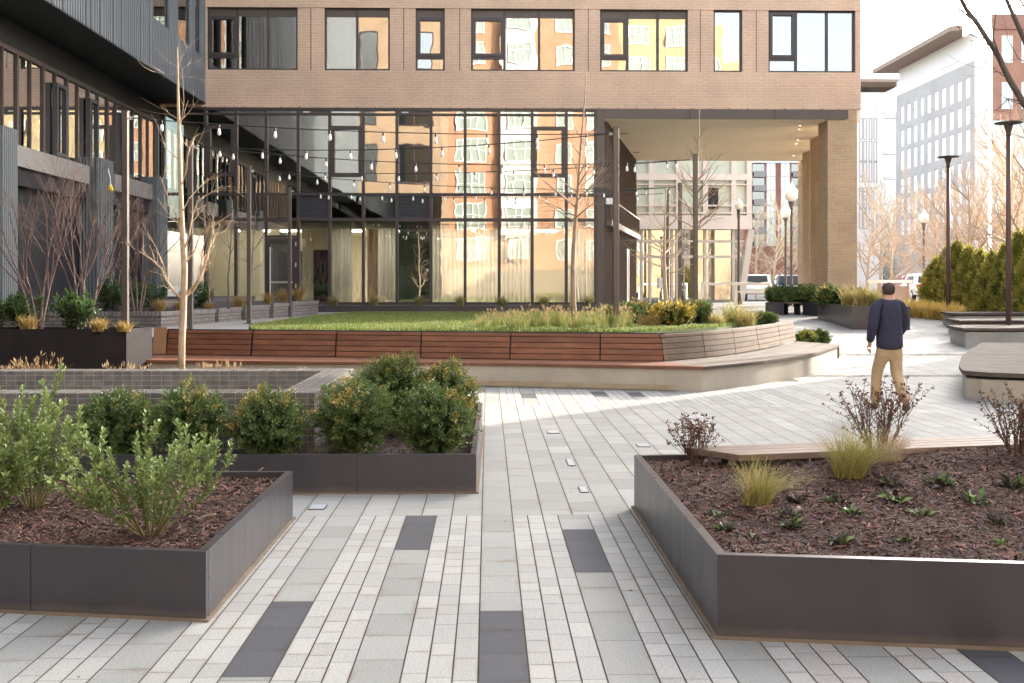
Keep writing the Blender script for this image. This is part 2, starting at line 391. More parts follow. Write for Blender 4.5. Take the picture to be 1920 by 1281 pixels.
rp = random.Random(5)
pv = MB()
def jointsheet(x0, x1, y0, y1):
    pv.mi = 0; pv.col = (1, 1, 1)
    yy = y0
    while yy < y1 - 1e-6:
        y2 = min(y1, yy + 3.0)
        if yy < 19 < y2: y2 = 19.0
        pv.face([(x0, yy, H(0, yy) - .004), (x1, yy, H(0, yy) - .004), (x1, y2, H(0, y2) - .004), (x0, y2, H(0, y2) - .004)])
        yy = y2
def paver(x0, x1, y0, y1, col, gx=.0034, gy=.0016):
    k = rp.uniform(.90, 1.08)
    pv.mi = 1; pv.col = tuple(c * k for c in col)
    a, b, c, d = x0 + gx, x1 - gx, y0 + gy, y1 - gy
    pv.face([(a, c, H(0, c)), (b, c, H(0, c)), (b, d, H(0, d)), (a, d, H(0, d))], uv=[(0, 0), (1, 0), (1, 1), (0, 1)])
WIDE = (.262, .264, .250); NARROW = (.328, .325, .308); PINK = (.320, .298, .282); CHAR = (.066, .067, .075)
dark = [(.0, 4.0, 5.24), (-1.05, 4.38, 5.42), (-.525, 6.46, 7.42), (.525, 5.93, 6.98), (2.1, 3.6, 4.66), (.525, 15.1, 15.75), (1.575, 15.25, 16.0), (2.1, 15.25, 15.9)]
P = .525
def isdark(k0, y): return any(abs(k0 - d[0]) < .06 and d[1] <= y <= d[2] - .02 for d in dark)
def mixed_rows(x0, x1, y0, y1):
    """one wide row, three narrow rows, repeated"""
    n0 = math.floor((x0 + .04) / P); n1 = math.ceil((x1 + .04) / P)
    for n in range(n0, n1):
        bx = -.04 + n * P
        rows = [(bx, bx + .21, True), (bx + .21, bx + .315, False), (bx + .315, bx + .42, False), (bx + .42, bx + .525, False)]
        for a, b, wide in rows:
            if b <= x0 or a >= x1: continue
            y = y0
            first = True
            while y < y1 - .01:
                ln = (.315 if rp.random() < .8 else .42) if wide else rp.choice([.155, .155, .155, .21, .26])
                if first: ln *= rp.uniform(.4, 1); first = False
                if wide:
                    for d in dark:
                        if abs(n * P - d[0]) < .06 and y < d[1] - .02 < y + ln: ln = d[1] - y
                        if abs(n * P - d[0]) < .06 and y < d[2] - .02 < y + ln: ln = d[2] - y
                e = min(y1, y + ln)
                if e > y1 - .05: e = y1
                col = WIDE if wide else NARROW
                if wide and isdark(n * P, (y + e) / 2): col = CHAR
                if a > 1.3 and not wide and y < 7.5 and rp.random() < .6: col = PINK
                paver(max(a, x0), min(b, x1), y, e, col)
                y = e
def wide_rows(x0, x1, y0, y1, wd=.21, ln=.42):
    n0 = math.floor((x0 + .04) / wd); n1 = math.ceil((x1 + .04) / wd)
    for n in range(n0, n1):
        a = -.04 + n * wd; y = y0; first = True
        a = max(a, x0); b = min(-.04 + (n + 1) * wd, x1)
        if b - a < .02: continue
        while y < y1 - .01:
            l2 = ln * rp.choice([.75, 1, 1, 1.25])
            if first: l2 *= rp.uniform(.3, 1); first = False
            e = min(y1, y + l2)
            if e > y1 - .08: e = y1
            k = rp.uniform(.95, 1.04)
            paver(a, b, y, e, tuple(c * k for c in ((.288, .285, .268) if rp.random() < .7 else (.312, .307, .286))), .0036, .0014)
            y = e
jointsheet(-9, 12, 2.6, 19.0); jointsheet(1.5, 18, 19.0, 39.0); jointsheet(3.0, 24, 39.0, 52.0); jointsheet(12, 16, 10, 19)
mixed_rows(-5.2, 5.6, 3.2, 7.42)
wide_rows(-3.0, 6.4, 7.42, 14.2)
mixed_rows(-2.2, 5.2, 14.2, 17.6)
wide_rows(5.2, 11.5, 14.2, 18.45, .30, .6); wide_rows(6.4, 9.5, 11, 14.2, .30, .6)
wide_rows(3.3, 14, 18.85, 22.3, .45, .8)
wide_rows(5.5, 16, 22.7, 35.9, .55, 1.1)
wide_rows(4.5, 17, 36.4, 51, .6, 1.5)
# cobble bands across the walk
for yb, xa, xb in ((18.45, 3.6, 8.6), (22.3, 6.2, 10.6), (35.9, 9.5, 15)):
    for r in range(3):
        x = xa + rp.uniform(-.1, 0)
        while x < xb:
            l2 = rp.uniform(.16, .24); k = rp.uniform(.6, 1.25)
            paver(x, x + l2, yb + r * .133, yb + (r + 1) * .133, (.19 * k, .165 * k, .14 * k), .014, .012); x += l2
tag(pv.build('plaza_paving', [M['joint'], M['paver']]), kind='structure')

# terrace slab behind the timber bench
TZ = .68
bench_back = [G(285, 665, .38), G(627, 670, .38), G(953, 674, .38), G(1245, 678, .38)]     # foot of the back rest, seen from the court
bench_side = [G(1350, 668, .38), G(1430, 655, .38), G(1493, 640, .38)]
tp = [(-16, 18.3), (-5.95, 19.1)] + [(p.x, p.y + .25) for p in bench_back[1:3]] + [(2.55, 17.6)] + [(p.x - .25, p.y + .1) for p in bench_side] + [(6.7, 26), (8.2, 31), (9.3, 36), (9.3, 37.4), (-16, 37.4)]
t = MB(); t.prism(tp, -.3, TZ)
tag(t.build('terrace', M['terracepave']), kind='structure')
def lawnz(x, y): return .80 - .13 * smooth((y - 19) / 17)
lw = MB()
lp = [(-4.75, 21.3), (-4.3, 19.6), (-1.0, 18.6), (2.5, 18.1), (4.4, 20.4), (6.0, 23.6), (6.2, 26), (4.8, 31), (4.2, 36.3), (-4.5, 36.3), (-4.9, 30.5)]
def inpoly(x, y, poly):
    r = False; j = len(poly) - 1
    for i in range(len(poly)):
        xi, yi = poly[i]; xj, yj = poly[j]
        if (yi > y) != (yj > y) and x < (xj - xi) * (y - yi) / (yj - yi) + xi: r = not r
        j = i
    return r
V = [(p[0], p[1], lawnz(*p)) for p in lp]; cx, cyy = .3, 26
for i in range(len(V)):
    a = V[i]; b = V[(i + 1) % len(V)]
    lw.face([(cx, cyy, lawnz(cx, cyy)), a, b])
    lw.face([(a[0], a[1], TZ - .05), (b[0], b[1], TZ - .05), b, a])
tag(lw.build('lawn', M['lawnsoil']), kind='structure')
def blades(N, pts, h, wd, lean, cols, rng, bend=.5, spread_dir=None):
    """N two-part grass blades as arrays: pts (N,3) roots"""
    az = rng.uniform(0, 2 * np.pi, N); ln = rng.uniform(.3, 1, N) * lean
    hh = h * rng.uniform(.55, 1.15, N)
    dx = np.cos(az) * ln; dy = np.sin(az) * ln
    if spread_dir is not None: dx = dx + spread_dir[0]; dy = dy + spread_dir[1]
    wx = -np.sin(az) * wd / 2; wy = np.cos(az) * wd / 2
    mid = pts + np.stack([dx * hh * .35, dy * hh * .35, hh * .6], 1); tip = pts + np.stack([dx * hh, dy * hh, hh * (1 - bend * ln * .4)], 1)
    W = np.stack([wx, wy, np.zeros(N)], 1)
    q1 = np.stack([pts - W, pts + W, mid + W * .8, mid - W * .8], 1)
    q2 = np.stack([mid - W * .8, mid + W * .8, tip + W * .15, tip - W * .15], 1)
    ci = cols[rng.integers(0, len(cols), N)] * rng.uniform(.75, 1.2, (N, 1))
    return np.concatenate([q1, q2]), np.concatenate([ci, ci])
rg = np.random.default_rng(3)
N = 150000
xy = np.stack([rg.uniform(-5, 6.3, N), 18 + 18.4 * rg.uniform(0, 1, N) ** 1.5], 1)
keep = np.array([inpoly(x, y, lp) for x, y in xy]); xy = xy[keep]
pts = np.stack([xy[:, 0], xy[:, 1], .80 - .13 * np.clip((xy[:, 1] - 19) / 17, 0, 1) - .005], 1)
gb = MB(); q, c = blades(len(pts), pts, .075, .012, .5, np.array([(.15, .23, .05), (.19, .27, .06), (.25, .28, .09), (.115, .18, .035), (.30, .27, .12)]), rg)
gb.bulk(q, c)
tag(gb.build('grass', M['blade']), 'short green lawn on the raised terrace behind the timber bench', 'grass', kind='stuff')
# planting bed behind the tiled basin
pb = MB(); pb.prism([(-9, 11.9), (-1.75, 11.9), (-2.2, 15.2), (-9, 15.6)], -.05, .22)
tag(pb.build('planting_bed', M['mulch']), kind='structure')

# a sparse scatter of small dry leaves and bark crumbs on the paving
lr_ = np.random.default_rng(77); n_ = 170
lx = lr_.uniform(-4.5, 5.5, n_); ly = lr_.uniform(4.2, 15.5, n_); az_ = lr_.uniform(0, 6.28, n_); sz_ = lr_.uniform(.005, .016, n_)[:, None]
c_ = np.stack([lx, ly, np.full(n_, .004)], 1); d_ = np.stack([np.cos(az_), np.sin(az_), lr_.uniform(0, .25, n_)], 1) * sz_; s_ = np.stack([-np.sin(az_), np.cos(az_), lr_.uniform(0, .4, n_)], 1) * sz_ * .45
ll = MB(); ll.bulk(np.stack([c_ - d_, c_ + s_, c_ + d_, c_ - s_], 1), np.array([(.20, .12, .06), (.11, .06, .035), (.28, .20, .11)])[lr_.integers(0, 3, n_)])
tag(ll.build('leaf_litter', M['dry']), 'sparse dry leaf crumbs scattered over the pale paving', 'leaf litter', kind='stuff')
# ================================================================== MAIN BRICK BUILDING
YF = 38.0
def fx(px): return D(px, 300, YF).x
def fz(py): return D(915, py, YF).z
bld = thing('brick_building', 'long tan brick building with glazed lower floors and open passage, facing the lawn', 'building', (0, YF, 0))
Z0 = .66; ZS = fz(203); ZSO = fz(222); ZSILL = fz(133); ZHEAD = fz(15)
XR = fx(1614)
wins = [(388, 558, 'w1'), (608, 731, 'w2'), (779, 834, 'w3'), (883, 1078, 'w4'), (1125, 1290, 'w5'), (1338, 1392, 'w6'), (1441, 1604, 'w7')]
wl = MB()
# upper wall: band below the windows, piers between, band above (all flush, butted)
XL = -11.9
wl.box(XL, XR, YF, YF + .35, ZS, ZSILL)
edges = [XL] + [v for a, b, _ in wins for v in (fx(a), fx(b))] + [XR]
for i in range(0, len(edges), 2): wl.box(edges[i], edges[i + 1], YF, YF + .35, ZSILL, ZHEAD)
wl.box(XL, XR, YF, YF + .35, ZHEAD, 26)
wl.box(XR - .35, XR, YF + .35, YF + 13, ZS, 26)            # right return
wl.build('wall', M['brick'], bld)
core = MB(); core.box(XL, XR - .36, YF + 3.2, YF + 13, ZS + .02, 25.9); core.box(XL, XR - .36, YF + .36, YF + 3.19, ZHEAD + .35, ZHEAD + .6); core.box(XL, XR - .36, YF + .36, YF + 3.19, ZS + .02, ZS + .3)
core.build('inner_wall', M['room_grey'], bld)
rf = MB(); rf.box(XL - .1, XR + .1, YF - .1, YF + 13.1, 26, 26.3); rf.build('roof', M['fascia'], bld)
fl = MB()
for z in (ZS - .0, ZHEAD - .02):        # thin projecting brick shelf angles with drip joints
    fl.box(XL, XR + .015, YF - .02, YF - .001, z - .005, z + .075)
fl.build('shelf_angle', M['brick'], bld)
jt = MB()
for px in (333, 583, 757, 862, 1103, 1313, 1418): jt.box(fx(px) - .012, fx(px) + .012, YF - .004, YF - .001, ZSILL, ZHEAD)
for k in range(44): jt.box(XL + 1.9 + k * .665, XL + 1.93 + k * .665, YF - .024, YF - .0205, ZS - .005, ZS + .03)
jt.build('control_joint', M['frame'], bld)
# each window: frame (with mullions), panes, head panel
def window(parent, x0, x1, zb, zt, muls, op=None, head=None, hb=None, glass='glass', yf=YF + .10, label=None):
    f = MB(); t = .07
    f.box(x0, x1, yf, yf + .12, zb, zb + t); f.box(x0, x1, yf, yf + .12, zt - t, zt)
    f.box(x0, x0 + t, yf, yf + .12, zb + t, zt - t); f.box(x1 - t, x1, yf, yf + .12, zb + t, zt - t)
    for m in muls: f.box(m - .045, m + .045, yf + .002, yf + .118, zb + t, zt - t)
    xs_ = [x0 + t] + list(muls) + [x1 - t]
    if op is not None:
        a, b = xs_[op] + (.045 if op else 0), xs_[op + 1] - (.045 if op + 1 < len(xs_) - 1 else 0)
        zc = zb + (zt - zb) * .215
        f.box(a, b, yf + .004, yf + .116, zc - .05, zc + .05)
        top = (hb if hb else zt - t)
        for q in ((a, a + .10, zc + .05, top), (b - .10, b, zc + .05, top)): f.box(q[0], q[1], yf - .03, yf + .10, q[2], q[3])
        f.box(a + .10, b - .10, yf - .03, yf + .10, zc + .05, zc + .15); f.box(a + .10, b - .10, yf - .03, yf + .10, top - .12, top)
    fr = f.build('window', M['frame'], parent)
    p = MB(); p.box(x0 + t, x1 - t, yf + .055, yf + .065, zb + t, (hb or zt - t)); p.build('pane', M[glass], fr)
    if hb:
        h = MB(); h.box(x0 + t, x1 - t, yf + .03, yf + .05, hb, zt - t); h.build('head_panel', M['fascia'], fr)
    return fr
hbz = fz(32); M['lamp'] = emit_mat('warm_ceiling_lamp', (1, .94, .82), 10.0)
window(bld, fx(388), fx(558), ZSILL, ZHEAD, [fx(444), fx(502)], op=0, hb=hbz)
window(bld, fx(608), fx(731), ZSILL, ZHEAD, [fx(669)], hb=hbz)
window(bld, fx(779), fx(834), ZSILL, ZHEAD, [], op=0, hb=hbz)
window(bld, fx(883), fx(1078), ZSILL, ZHEAD, [fx(946), fx(1011)], op=0, hb=hbz)
window(bld, fx(1125), fx(1290), ZSILL, ZHEAD, [fx(1177), fx(1234)], op=0, hb=hbz)
window(bld, fx(1338), fx(1392), ZSILL, ZHEAD, [])
window(bld, fx(1441), fx(1604), ZSILL, ZHEAD, [fx(1494), fx(1552)], op=0)
# blinds and ceilings seen faintly in the upper rooms
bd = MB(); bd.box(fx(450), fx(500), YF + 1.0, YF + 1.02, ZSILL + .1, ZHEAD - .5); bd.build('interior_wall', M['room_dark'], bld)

# ---- curtain wall of the two lower floors
cwx = [305, 385, 442, 499, 559, 618, 681, 744, 808, 872, 936, 998, 1062, 1117]
cwX = [fx(p) for p in cwx]; ZT = ZS; Z2 = fz(412); Z2u = fz(365); ZTR = fz(215); ZB = fz(572)
cw = MB(); yf = YF + .05; hw = .052
for i, x in enumerate(cwX): cw.box(x - hw, x + hw, yf - .06, yf + .14, ZB, ZT - .0)
for i in range(len(cwX) - 1):
    a, b = cwX[i] + hw, cwX[i + 1] - hw
    cw.box(a, b, yf - .05, yf + .13, ZT - .10, ZT); cw.box(a, b, yf - .05, yf + .12, ZTR - .035, ZTR + .035)
    cw.box(a, b, yf - .05, yf + .12, Z2u - .05, Z2u + .05); cw.box(a, b, yf - .075, yf + .13, Z2 - .06, Z2 + .05)
    cw.box(a, b, yf - .05, yf + .13, ZB, ZB + .10)
cwo = cw.build('curtain_wall', M['frame'], bld)
for i in range(len(cwX) - 1):                    # glazing bay by bay
    a, b = cwX[i] + hw, cwX[i + 1] - hw; px = cwx[i]
    p = MB()
    if px in (559, 744): spans = [(Z2u, ZTR)]
    else: spans = [(Z2 + .05, Z2u - .05), (Z2u + .05, ZTR - .035), (ZTR + .035, ZT - .1)]
    for z0, z1 in spans: p.box(a, b, yf + .04, yf + .05, z0, z1)
    p.build('upper_glazing', M['glass'], cwo)
    if px != 499:
        p = MB(); p.box(a, b, yf + .04, yf + .05, ZB + .1, Z2 - .06)
        p.build('lower_glazing', M['glassd' if px == 744 else 'glass2'], cwo)
for px, a, b in ((559, 559, 618), (744, 744, 808)):           # louvre panels and head panels
    x0, x1 = fx(a) + hw, fx(b) - hw; lo = MB()
    n = 16
    for k in range(n):
        z = Z2 + .06 + (Z2u - Z2 - .12) * k / n
        lo.mesh([(x0, yf + .0, z), (x1, yf + .0, z), (x1, yf + .05, z + .045), (x0, yf + .05, z + .045), (x0, yf + .0, z + .012), (x1, yf, z + .012), (x1, yf + .05, z + .057), (x0, yf + .05, z + .057)], [(0, 1, 2, 3), (4, 5, 6, 7), (0, 1, 5, 4)])
    lo.box(x0, x1, yf + .06, yf + .07, Z2 + .05, Z2u - .05)
    lo.build('louvre_panel', M['frame_grey'], cwo)
    h = MB(); h.box(x0, x1, yf - .0, yf + .04, ZTR + .036, ZT - .1); h.build('head_panel', M['fascia'], cwo)
    e = MB(); e.box(x0 + .12, x0 + .36, yf - .045, yf - .02, ZTR + .05, ZTR + .09); e.build('sensor_light', M['white'], cwo)
for a, b in ((385, 442), (618, 681), (998, 1062)):             # projecting operable windows
    x0, x1 = fx(a) + hw, fx(b) - hw; z0, z1 = fz(332), fz(237); o = MB()
    o.box(x0, x1, yf - .065, yf + .03, z0, z0 + .13); o.box(x0, x1, yf - .065, yf + .03, z1 - .12, z1)
    o.box(x0, x0 + .12, yf - .065, yf + .03, z0 + .13, z1 - .12); o.box(x1 - .12, x1, yf - .065, yf + .03, z0 + .13, z1 - .12)
    o.build('window_sash', M['frame'], cwo)
pier = MB(); pier.box(fx(1117) + hw, fx(1133), yf - .06, YF + .6, Z0 - .3, ZS); pier.build('corner_pier', M['fascia'], bld)
pl = MB(); pl.box(cwX[0], fx(1133), YF + .0, YF + .3, Z0 - .1, ZB - .001); pl.build('plinth', M['concrete2'], bld)
# ---- rooms behind the curtain wall
rm = MB(); rm.box(XL, fx(1117), YF + .3, YF + 6, Z0 - .05, Z0 + .02); rm.box(XL, fx(1117), YF + .3, YF + 6, fz(428), Z2 - .07); rm.build('room_floor', M['room_beige'], bld)
rw = MB(); rw.box(fx(300), fx(1117), YF + 5.8, YF + 6, Z0, Z2 - .3); rw.build('back_wall', M['room_beige'], bld)
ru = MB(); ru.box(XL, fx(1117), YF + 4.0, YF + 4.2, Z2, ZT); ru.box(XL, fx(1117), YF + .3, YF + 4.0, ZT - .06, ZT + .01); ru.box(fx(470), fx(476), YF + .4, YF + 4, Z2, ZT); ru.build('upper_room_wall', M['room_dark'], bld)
rs = MB()
for a, b in ((388, 440), (446, 490)): rs.box(fx(a), fx(b), YF + .32, YF + .335, fz(556), fz(420))
rs.build('roller_shade', M['shade'], bld)
bh = MB(); bh.box(fx(388), fx(617), YF + .36, YF + .40, fz(431), fz(417)); bh.build('bulkhead', M['shade'], bld)
iw = MB(); iw.box(fx(556), fx(640), YF + 1.2, YF + 1.3, Z0, Z2 - .3); iw.build('side_wall', M['room_beige'], bld)
od = MB(); od.box(fx(578), fx(618), YF + 1.14, YF + 1.19, Z0 + .03, fz(467)); od.box(fx(495), fx(548), YF + 2.6, YF + 2.7, Z0 + .03, fz(467)); od.build('inner_door', M['clad_dark'], bld)
for px in (420, 470, 530, 590, 650, 724, 840, 905, 968, 1030, 1090):
    x = MB(); x.box(fx(px) - .35, fx(px) + .35, YF + 1.4, YF + 1.7, fz(428) - .05, fz(428) - .01); x.build('ceiling_light', M['lamp'], bld)
tb = MB(); tb.box(fx(588), fx(612), YF + .7, YF + 1.1, fz(546), fz(543)); tb.box(fx(588), fx(589.5), YF + .7, YF + 1.1, Z0, fz(546)); tb.build('side_table', M['black'], bld)
wp = MB(); wp.box(fx(683), fx(704), YF + 1.0, YF + 1.1, Z0, Z2 - .3); wp.build('timber_panel', mat('oak_panel', (.40, .27, .14), .6, var=(6, (.33, .21, .10)), stretch=(6, 6, .4)), bld)
for a, b in ((620, 658), (706, 742), (810, 866), (890, 938), (940, 996), (1066, 1115)):
    c = MB(); n = 90; x0, x1 = fx(a), fx(b); pts_ = []
    k = max(3, round((b - a) / 7.5))
    for i in range(n + 1):
        s = i / n; pts_.append((x0 + (x1 - x0) * s, YF + .42 + .075 * math.sin(s * k * 2 * math.pi) + .02 * math.sin(s * 17)))
    c.mesh([(x, y, z) for z in (ZB + .02, Z2 - .3) for x, y in pts_], [(i, i + 1, n + 2 + i, n + 1 + i) for i in range(n)])
    c.build('curtain', M['curtain'], bld, smoothed=True)
# ---- glazed door of the left bays
dz = fz(447); dx0, dx1 = fx(500), fx(556)
df = MB(); df.box(dx0, dx0 + .15, yf - .03, yf + .09, Z0, dz); df.box(dx1 - .15, dx1, yf - .03, yf + .09, Z0, dz); df.box(dx0 + .15, dx1 - .15, yf - .03, yf + .09, dz - .2, dz); df.box(dx0 + .15, dx1 - .15, yf - .03, yf + .09, Z0, Z0 + .25)
df.box(dx0, dx1, yf - .05, yf + .12, dz + .01, dz + .1)
dor = df.build('door', M['frame'], bld)
x = MB(); x.box(dx0 + .15, dx1 - .15, yf + .04, yf + .05, Z0 + .25, dz - .2); x.build('pane', M['glassd'], dor)
x = MB(); x.box(dx0, dx1, yf + .04, yf + .05, dz + .1, Z2 - .06); x.build('transom_pane', M['glass2'], dor)
x = MB(); x.tube([(dx0 + .13, yf - .10, fz(566)), (dx0 + .13, yf - .10, fz(464))], .022, 8); x.tube([(dx0 + .13, yf - .10, fz(470)), (dx0 + .13, yf, fz(470))], .015, 6); x.tube([(dx0 + .13, yf - .10, fz(555)), (dx0 + .13, yf, fz(555))], .015, 6); x.build('pull_handle', M['white'], dor)
x = MB(); x.box(dx0 + .16, dx1 - .16, yf - .06, yf - .02, fz(531), fz(527.5)); x.build('push_bar', M['chrome'], dor)
for py in (458, 497, 536):
    x = MB(); x.box(dx1 - .05, dx1 - .01, yf - .055, yf - .031, fz(py + 4), fz(py - 4)); x.build('hinge', M['chrome'], dor)
# ---- exit sign inside the door bay
es = thing('exit_sign', 'small green exit sign hanging inside above the glazed door', 'sign', D(530, 438, YF + .5))
x = MB(); p = D(530, 438, YF + .5); x.box(p.x - .11, p.x + .11, p.y, p.y + .03, p.z - .06, p.z + .06); x.build('sign_box', mat('exit_green', (.02, .30, .14), .5), es)
x = MB(); ox = p.x - .085; gy_ = p.y - .003
def stroke(x0, z0, x1, z1): x.bar((ox + x0, gy_, p.z + z0), (ox + x1, gy_, p.z + z1), .004, .012, (0, 0, 1) if abs(x1 - x0) > abs(z1 - z0) else (1, 0, 0))
for st in ((0, -.035, 0, .035), (0, .03, .035, .03), (0, 0, .03, 0), (0, -.03, .035, -.03), (.05, -.035, .09, .035), (.05, .035, .09, -.035), (.11, -.035, .11, .035), (.13, .03, .17, .03), (.15, -.035, .15, .03)): stroke(*st)
x.build('lettering', M['white'], es)

# ---- open passage: soffit, fascia, columns, splayed side wall
SL = .2286
ax, ay = fx(1133), YF
soff = MB(); soff.prism([(ax - .2, YF + .02), (XR - .02, YF + .02), (XR + 2.9, YF + 12.6), (ax + 2.7, YF + 12.6)], ZSO - .02, ZS - .001); soff.build('soffit', M['soffit'], bld)
fa = MB(); fa.box(ax, fx(1587), YF - .03, YF + .02, ZSO, ZS - .006); fa.box(fx(1587) + .0, fx(1590), YF - .028, YF + .9, ZSO + .02, ZS - .008); fa.build('fascia', M['fascia'], bld)
fj = MB()
for px in (1293, 1452): fj.box(fx(px) - .012, fx(px) + .012, YF - .034, YF - .0305, ZSO, ZS - .01)
fj.build('fascia_joint', M['clad_dark'], bld)
cxl, cxr = fx(1552), fx(1607)
for k, d in enumerate((0.008, 4.0, 8.6, 12.0)):
    c = MB(); o = d * SL
    c.box(cxl + o, cxr + o, YF + d, YF + d + 1.1, Z0 - .3, (ZS - .002 if k == 0 else ZSO - .021)); c.build('column', M['brickcol'], bld)
for px, py in ((1500, 236), (1498, 243), (1496, 263), (1493, 270), (1488, 292)):
    d = ray(px, py); t_ = (ZSO - .03 - CAMZ) / d.z; x = MB(); x.lathe([(.035, 0), (.04, .008)], (d.x * t_, d.y * t_, ZSO - .031), 10); x.build('downlight', emit_mat('downlight_glow', (1, .9, .7), .5), bld)
for px, py in ((1170, 251), (1193, 286)):
    d = ray(px, py); t_ = (ZSO - .03 - CAMZ) / d.z; x = MB(); x.box(d.x * t_ - .13, d.x * t_ + .13, d.y * t_ - .1, d.y * t_ + .1, ZSO - .028, ZSO - .021); x.build('soffit_vent', M['fascia'], bld)
sw = MB()
def spl(d, off=0.0): return (ax + d * SL + off, YF + d)
for d in np.arange(.6, 12.6, .3):                  # battens standing on the dark splayed wall
    a = spl(d, .0); sw.box(a[0], a[0] + .06, a[1], a[1] + .07, Z0 - .1, ZSO - .021)
a0, a1 = spl(0.6, -.02), spl(12.6, -.02)
sw.prism([a0, a1, (a1[0] - .3, a1[1]), (a0[0] - .3, a0[1])], Z0 - .2, ZSO - .021); sw.build('splayed_wall', M['fascia'], bld)
for d0 in (2.2, 7.2):
    a, b = spl(d0, .09), spl(d0 + 1.1, .09); x = MB(); x.bar((a[0], a[1], Z0 + 1.25), (b[0], b[1], Z0 + 1.25), .03, 2.5)
    do = x.build('side_door', M['frame_grey'], bld)
    h = spl(d0 + .15, .16); x = MB(); x.tube([(h[0], h[1], Z0 + .3), (h[0], h[1], Z0 + 2.2)], .025, 8); x.build('pull_handle', M['white'], do)
rl = MB()
for z in (3.95, 4.7): a, b = spl(.3, .2), spl(12.4, .2); rl.bar((a[0], a[1], z), (b[0], b[1], z), .05, .05)
for d in np.arange(.3, 12.4, .16): a = spl(d, .2); rl.bar((a[0], a[1], 3.97), (a[0], a[1], 4.68), .018, .018)
rl.prism([spl(.3, 0.03), spl(.3, .24), spl(12.4, .24), spl(12.4, 0.03)], 3.75, 3.92)
rl.build('balcony_railing', M['fascia'], bld)
x = MB(); p = D(1142, 377, YF - .02); x.box(p.x - .12, p.x + .12, YF - .10, YF - .012, p.z - .12, p.z + .1); x.build('wall_camera', M['white'], bld)

# ================================================================== LEFT WING
wing = thing('zinc_clad_wing', 'dark grey wing with ribbed zinc upper block overhanging a tall window strip', 'building', (-11, 20, 0))
XC = D(385, 193, YF - .05).x; ZC = D(385, 193, YF - .05).z; XGz = -11.6
holes = [(32.0, 33.75, 9.6), (34.55, 36.1, 9.6), (36.5, 37.4, 9.6)]
c = MB(); y = -6.0; ywe = YF - .03; zt = 26
def clad_span(y0, y1, z0, z1): c.box(XC - .3, XC, y0, y1, z0, z1)
yy = y
for a, b, zs in holes:
    clad_span(yy, a, ZC, zt); clad_span(a, b, ZC, zs); clad_span(a, b, 13.6, zt); yy = b
clad_span(yy, ywe, ZC, zt)
rr = random.Random(2)
for k in range(int((ywe - y) / .16)):
    q = y + k * .16 + .04; inh = [h for h in holes if h[0] - .02 < q < h[1] + .02]
    dpt = .022 if rr.random() > .12 else .045
    for z0, z1 in ([(ZC - .0, zt)] if not inh else [(ZC, 9.6), (13.6, zt)]): c.box(XC + .0005, XC + dpt, q, q + .055, z0, z1)
cl = c.build('ribbed_cladding', M['clad'], wing)
for i, (a, b, zs) in enumerate(holes):
    x = MB(); x.box(XC - .10, XC - .07, a, a + .06, zs, 13.6); x.box(XC - .10, XC - .07, b - .06, b, zs, 13.6); x.box(XC - .10, XC - .07, a + .06, b - .06, zs, zs + .06)
    wf = x.build('window', M['frame'], wing); x = MB(); x.box(XC - .095, XC - .085, a + .06, b - .06, zs + .06, 13.6); x.build('pane', M['glass'], wf)
    if i == 0:
        x = MB(); x.box(XC - .6, XC - .55, a, b - .4, zs, 13.6); x.build('roller_shade', mat('pale_green_shade', (.42, .58, .50), .9), wing)
x = MB(); x.box(-22, XC - .9, y, ywe, ZC + .3, 25.5); x.build('inner_wall', M['room_grey'], wing)
x = MB(); x.box(XGz - 1.2, XC - .001, y, ywe, ZC - .03, ZC - .001); x.box(XGz - .05, XGz + .05, y, ywe, 7.4, ZC - .031); x.build('soffit', M['soffit_dark'], wing)
x = MB()
yy = 14.0; k = 0
while yy < ywe - .2:
    wd = .11 if k % 2 == 0 else .05
    x.box(XGz - .05, XGz + .04, yy, yy + wd, 5.0, 7.4); yy += .78; k += 1
x.box(XGz - .04, XGz + .035, 14, ywe, 7.28, 7.399); x.box(XGz - .04, XGz + .035, 14, ywe, 4.85, 5.0)
stf = x.build('window_strip', M['fascia'], wing)
x = MB(); x.box(XGz - .02, XGz - .01, 14, ywe, 5.0, 7.3); x.build('strip_glazing', M['glassw'], stf)
for yy in (23.2, 28.65, 31.0, 34.1):
    x = MB(); z0, z1 = 5.05, 7.0; x.box(XGz + .02, XGz + .15, yy, yy + .1, z0, z1); x.box(XGz + .02, XGz + .15, yy + .6, yy + .7, z0, z1); x.box(XGz + .02, XGz + .15, yy + .1, yy + .6, z1 - .1, z1); x.box(XGz + .02, XGz + .15, yy + .1, yy + .6, z0, z0 + .1)
    x.build('window_sash', M['frame_grey'], stf)
x = MB(); x.box(-14, XGz - .08, YF - .02, YF + .5, 0, 8.0); x.build('corner_wall', M['clad_dark'], wing)
x = MB(); x.box(-22, XGz - 2.2, 10, ywe, 4.5, 8.0); x.build('room_wall', M['room_dark'], wing)
for a, b in ((25.05, 30.0), (32.0, 35.6)):
    x = MB(); x.box(XGz + .14, XGz + .5, a, b, 4.42, 4.92); x.build('pale_band', M['band'], wing)
x = MB(); x.box(-22, XGz + .1, 10, ywe, -.1, 4.84); x.build('dark_base_wall', M['clad_dark'], wing)
x = MB(); x.box(XGz + .11, XGz + .35, 10, ywe, 4.0, 4.41); x.build('dark_lintel', M['clad_dark'], wing)
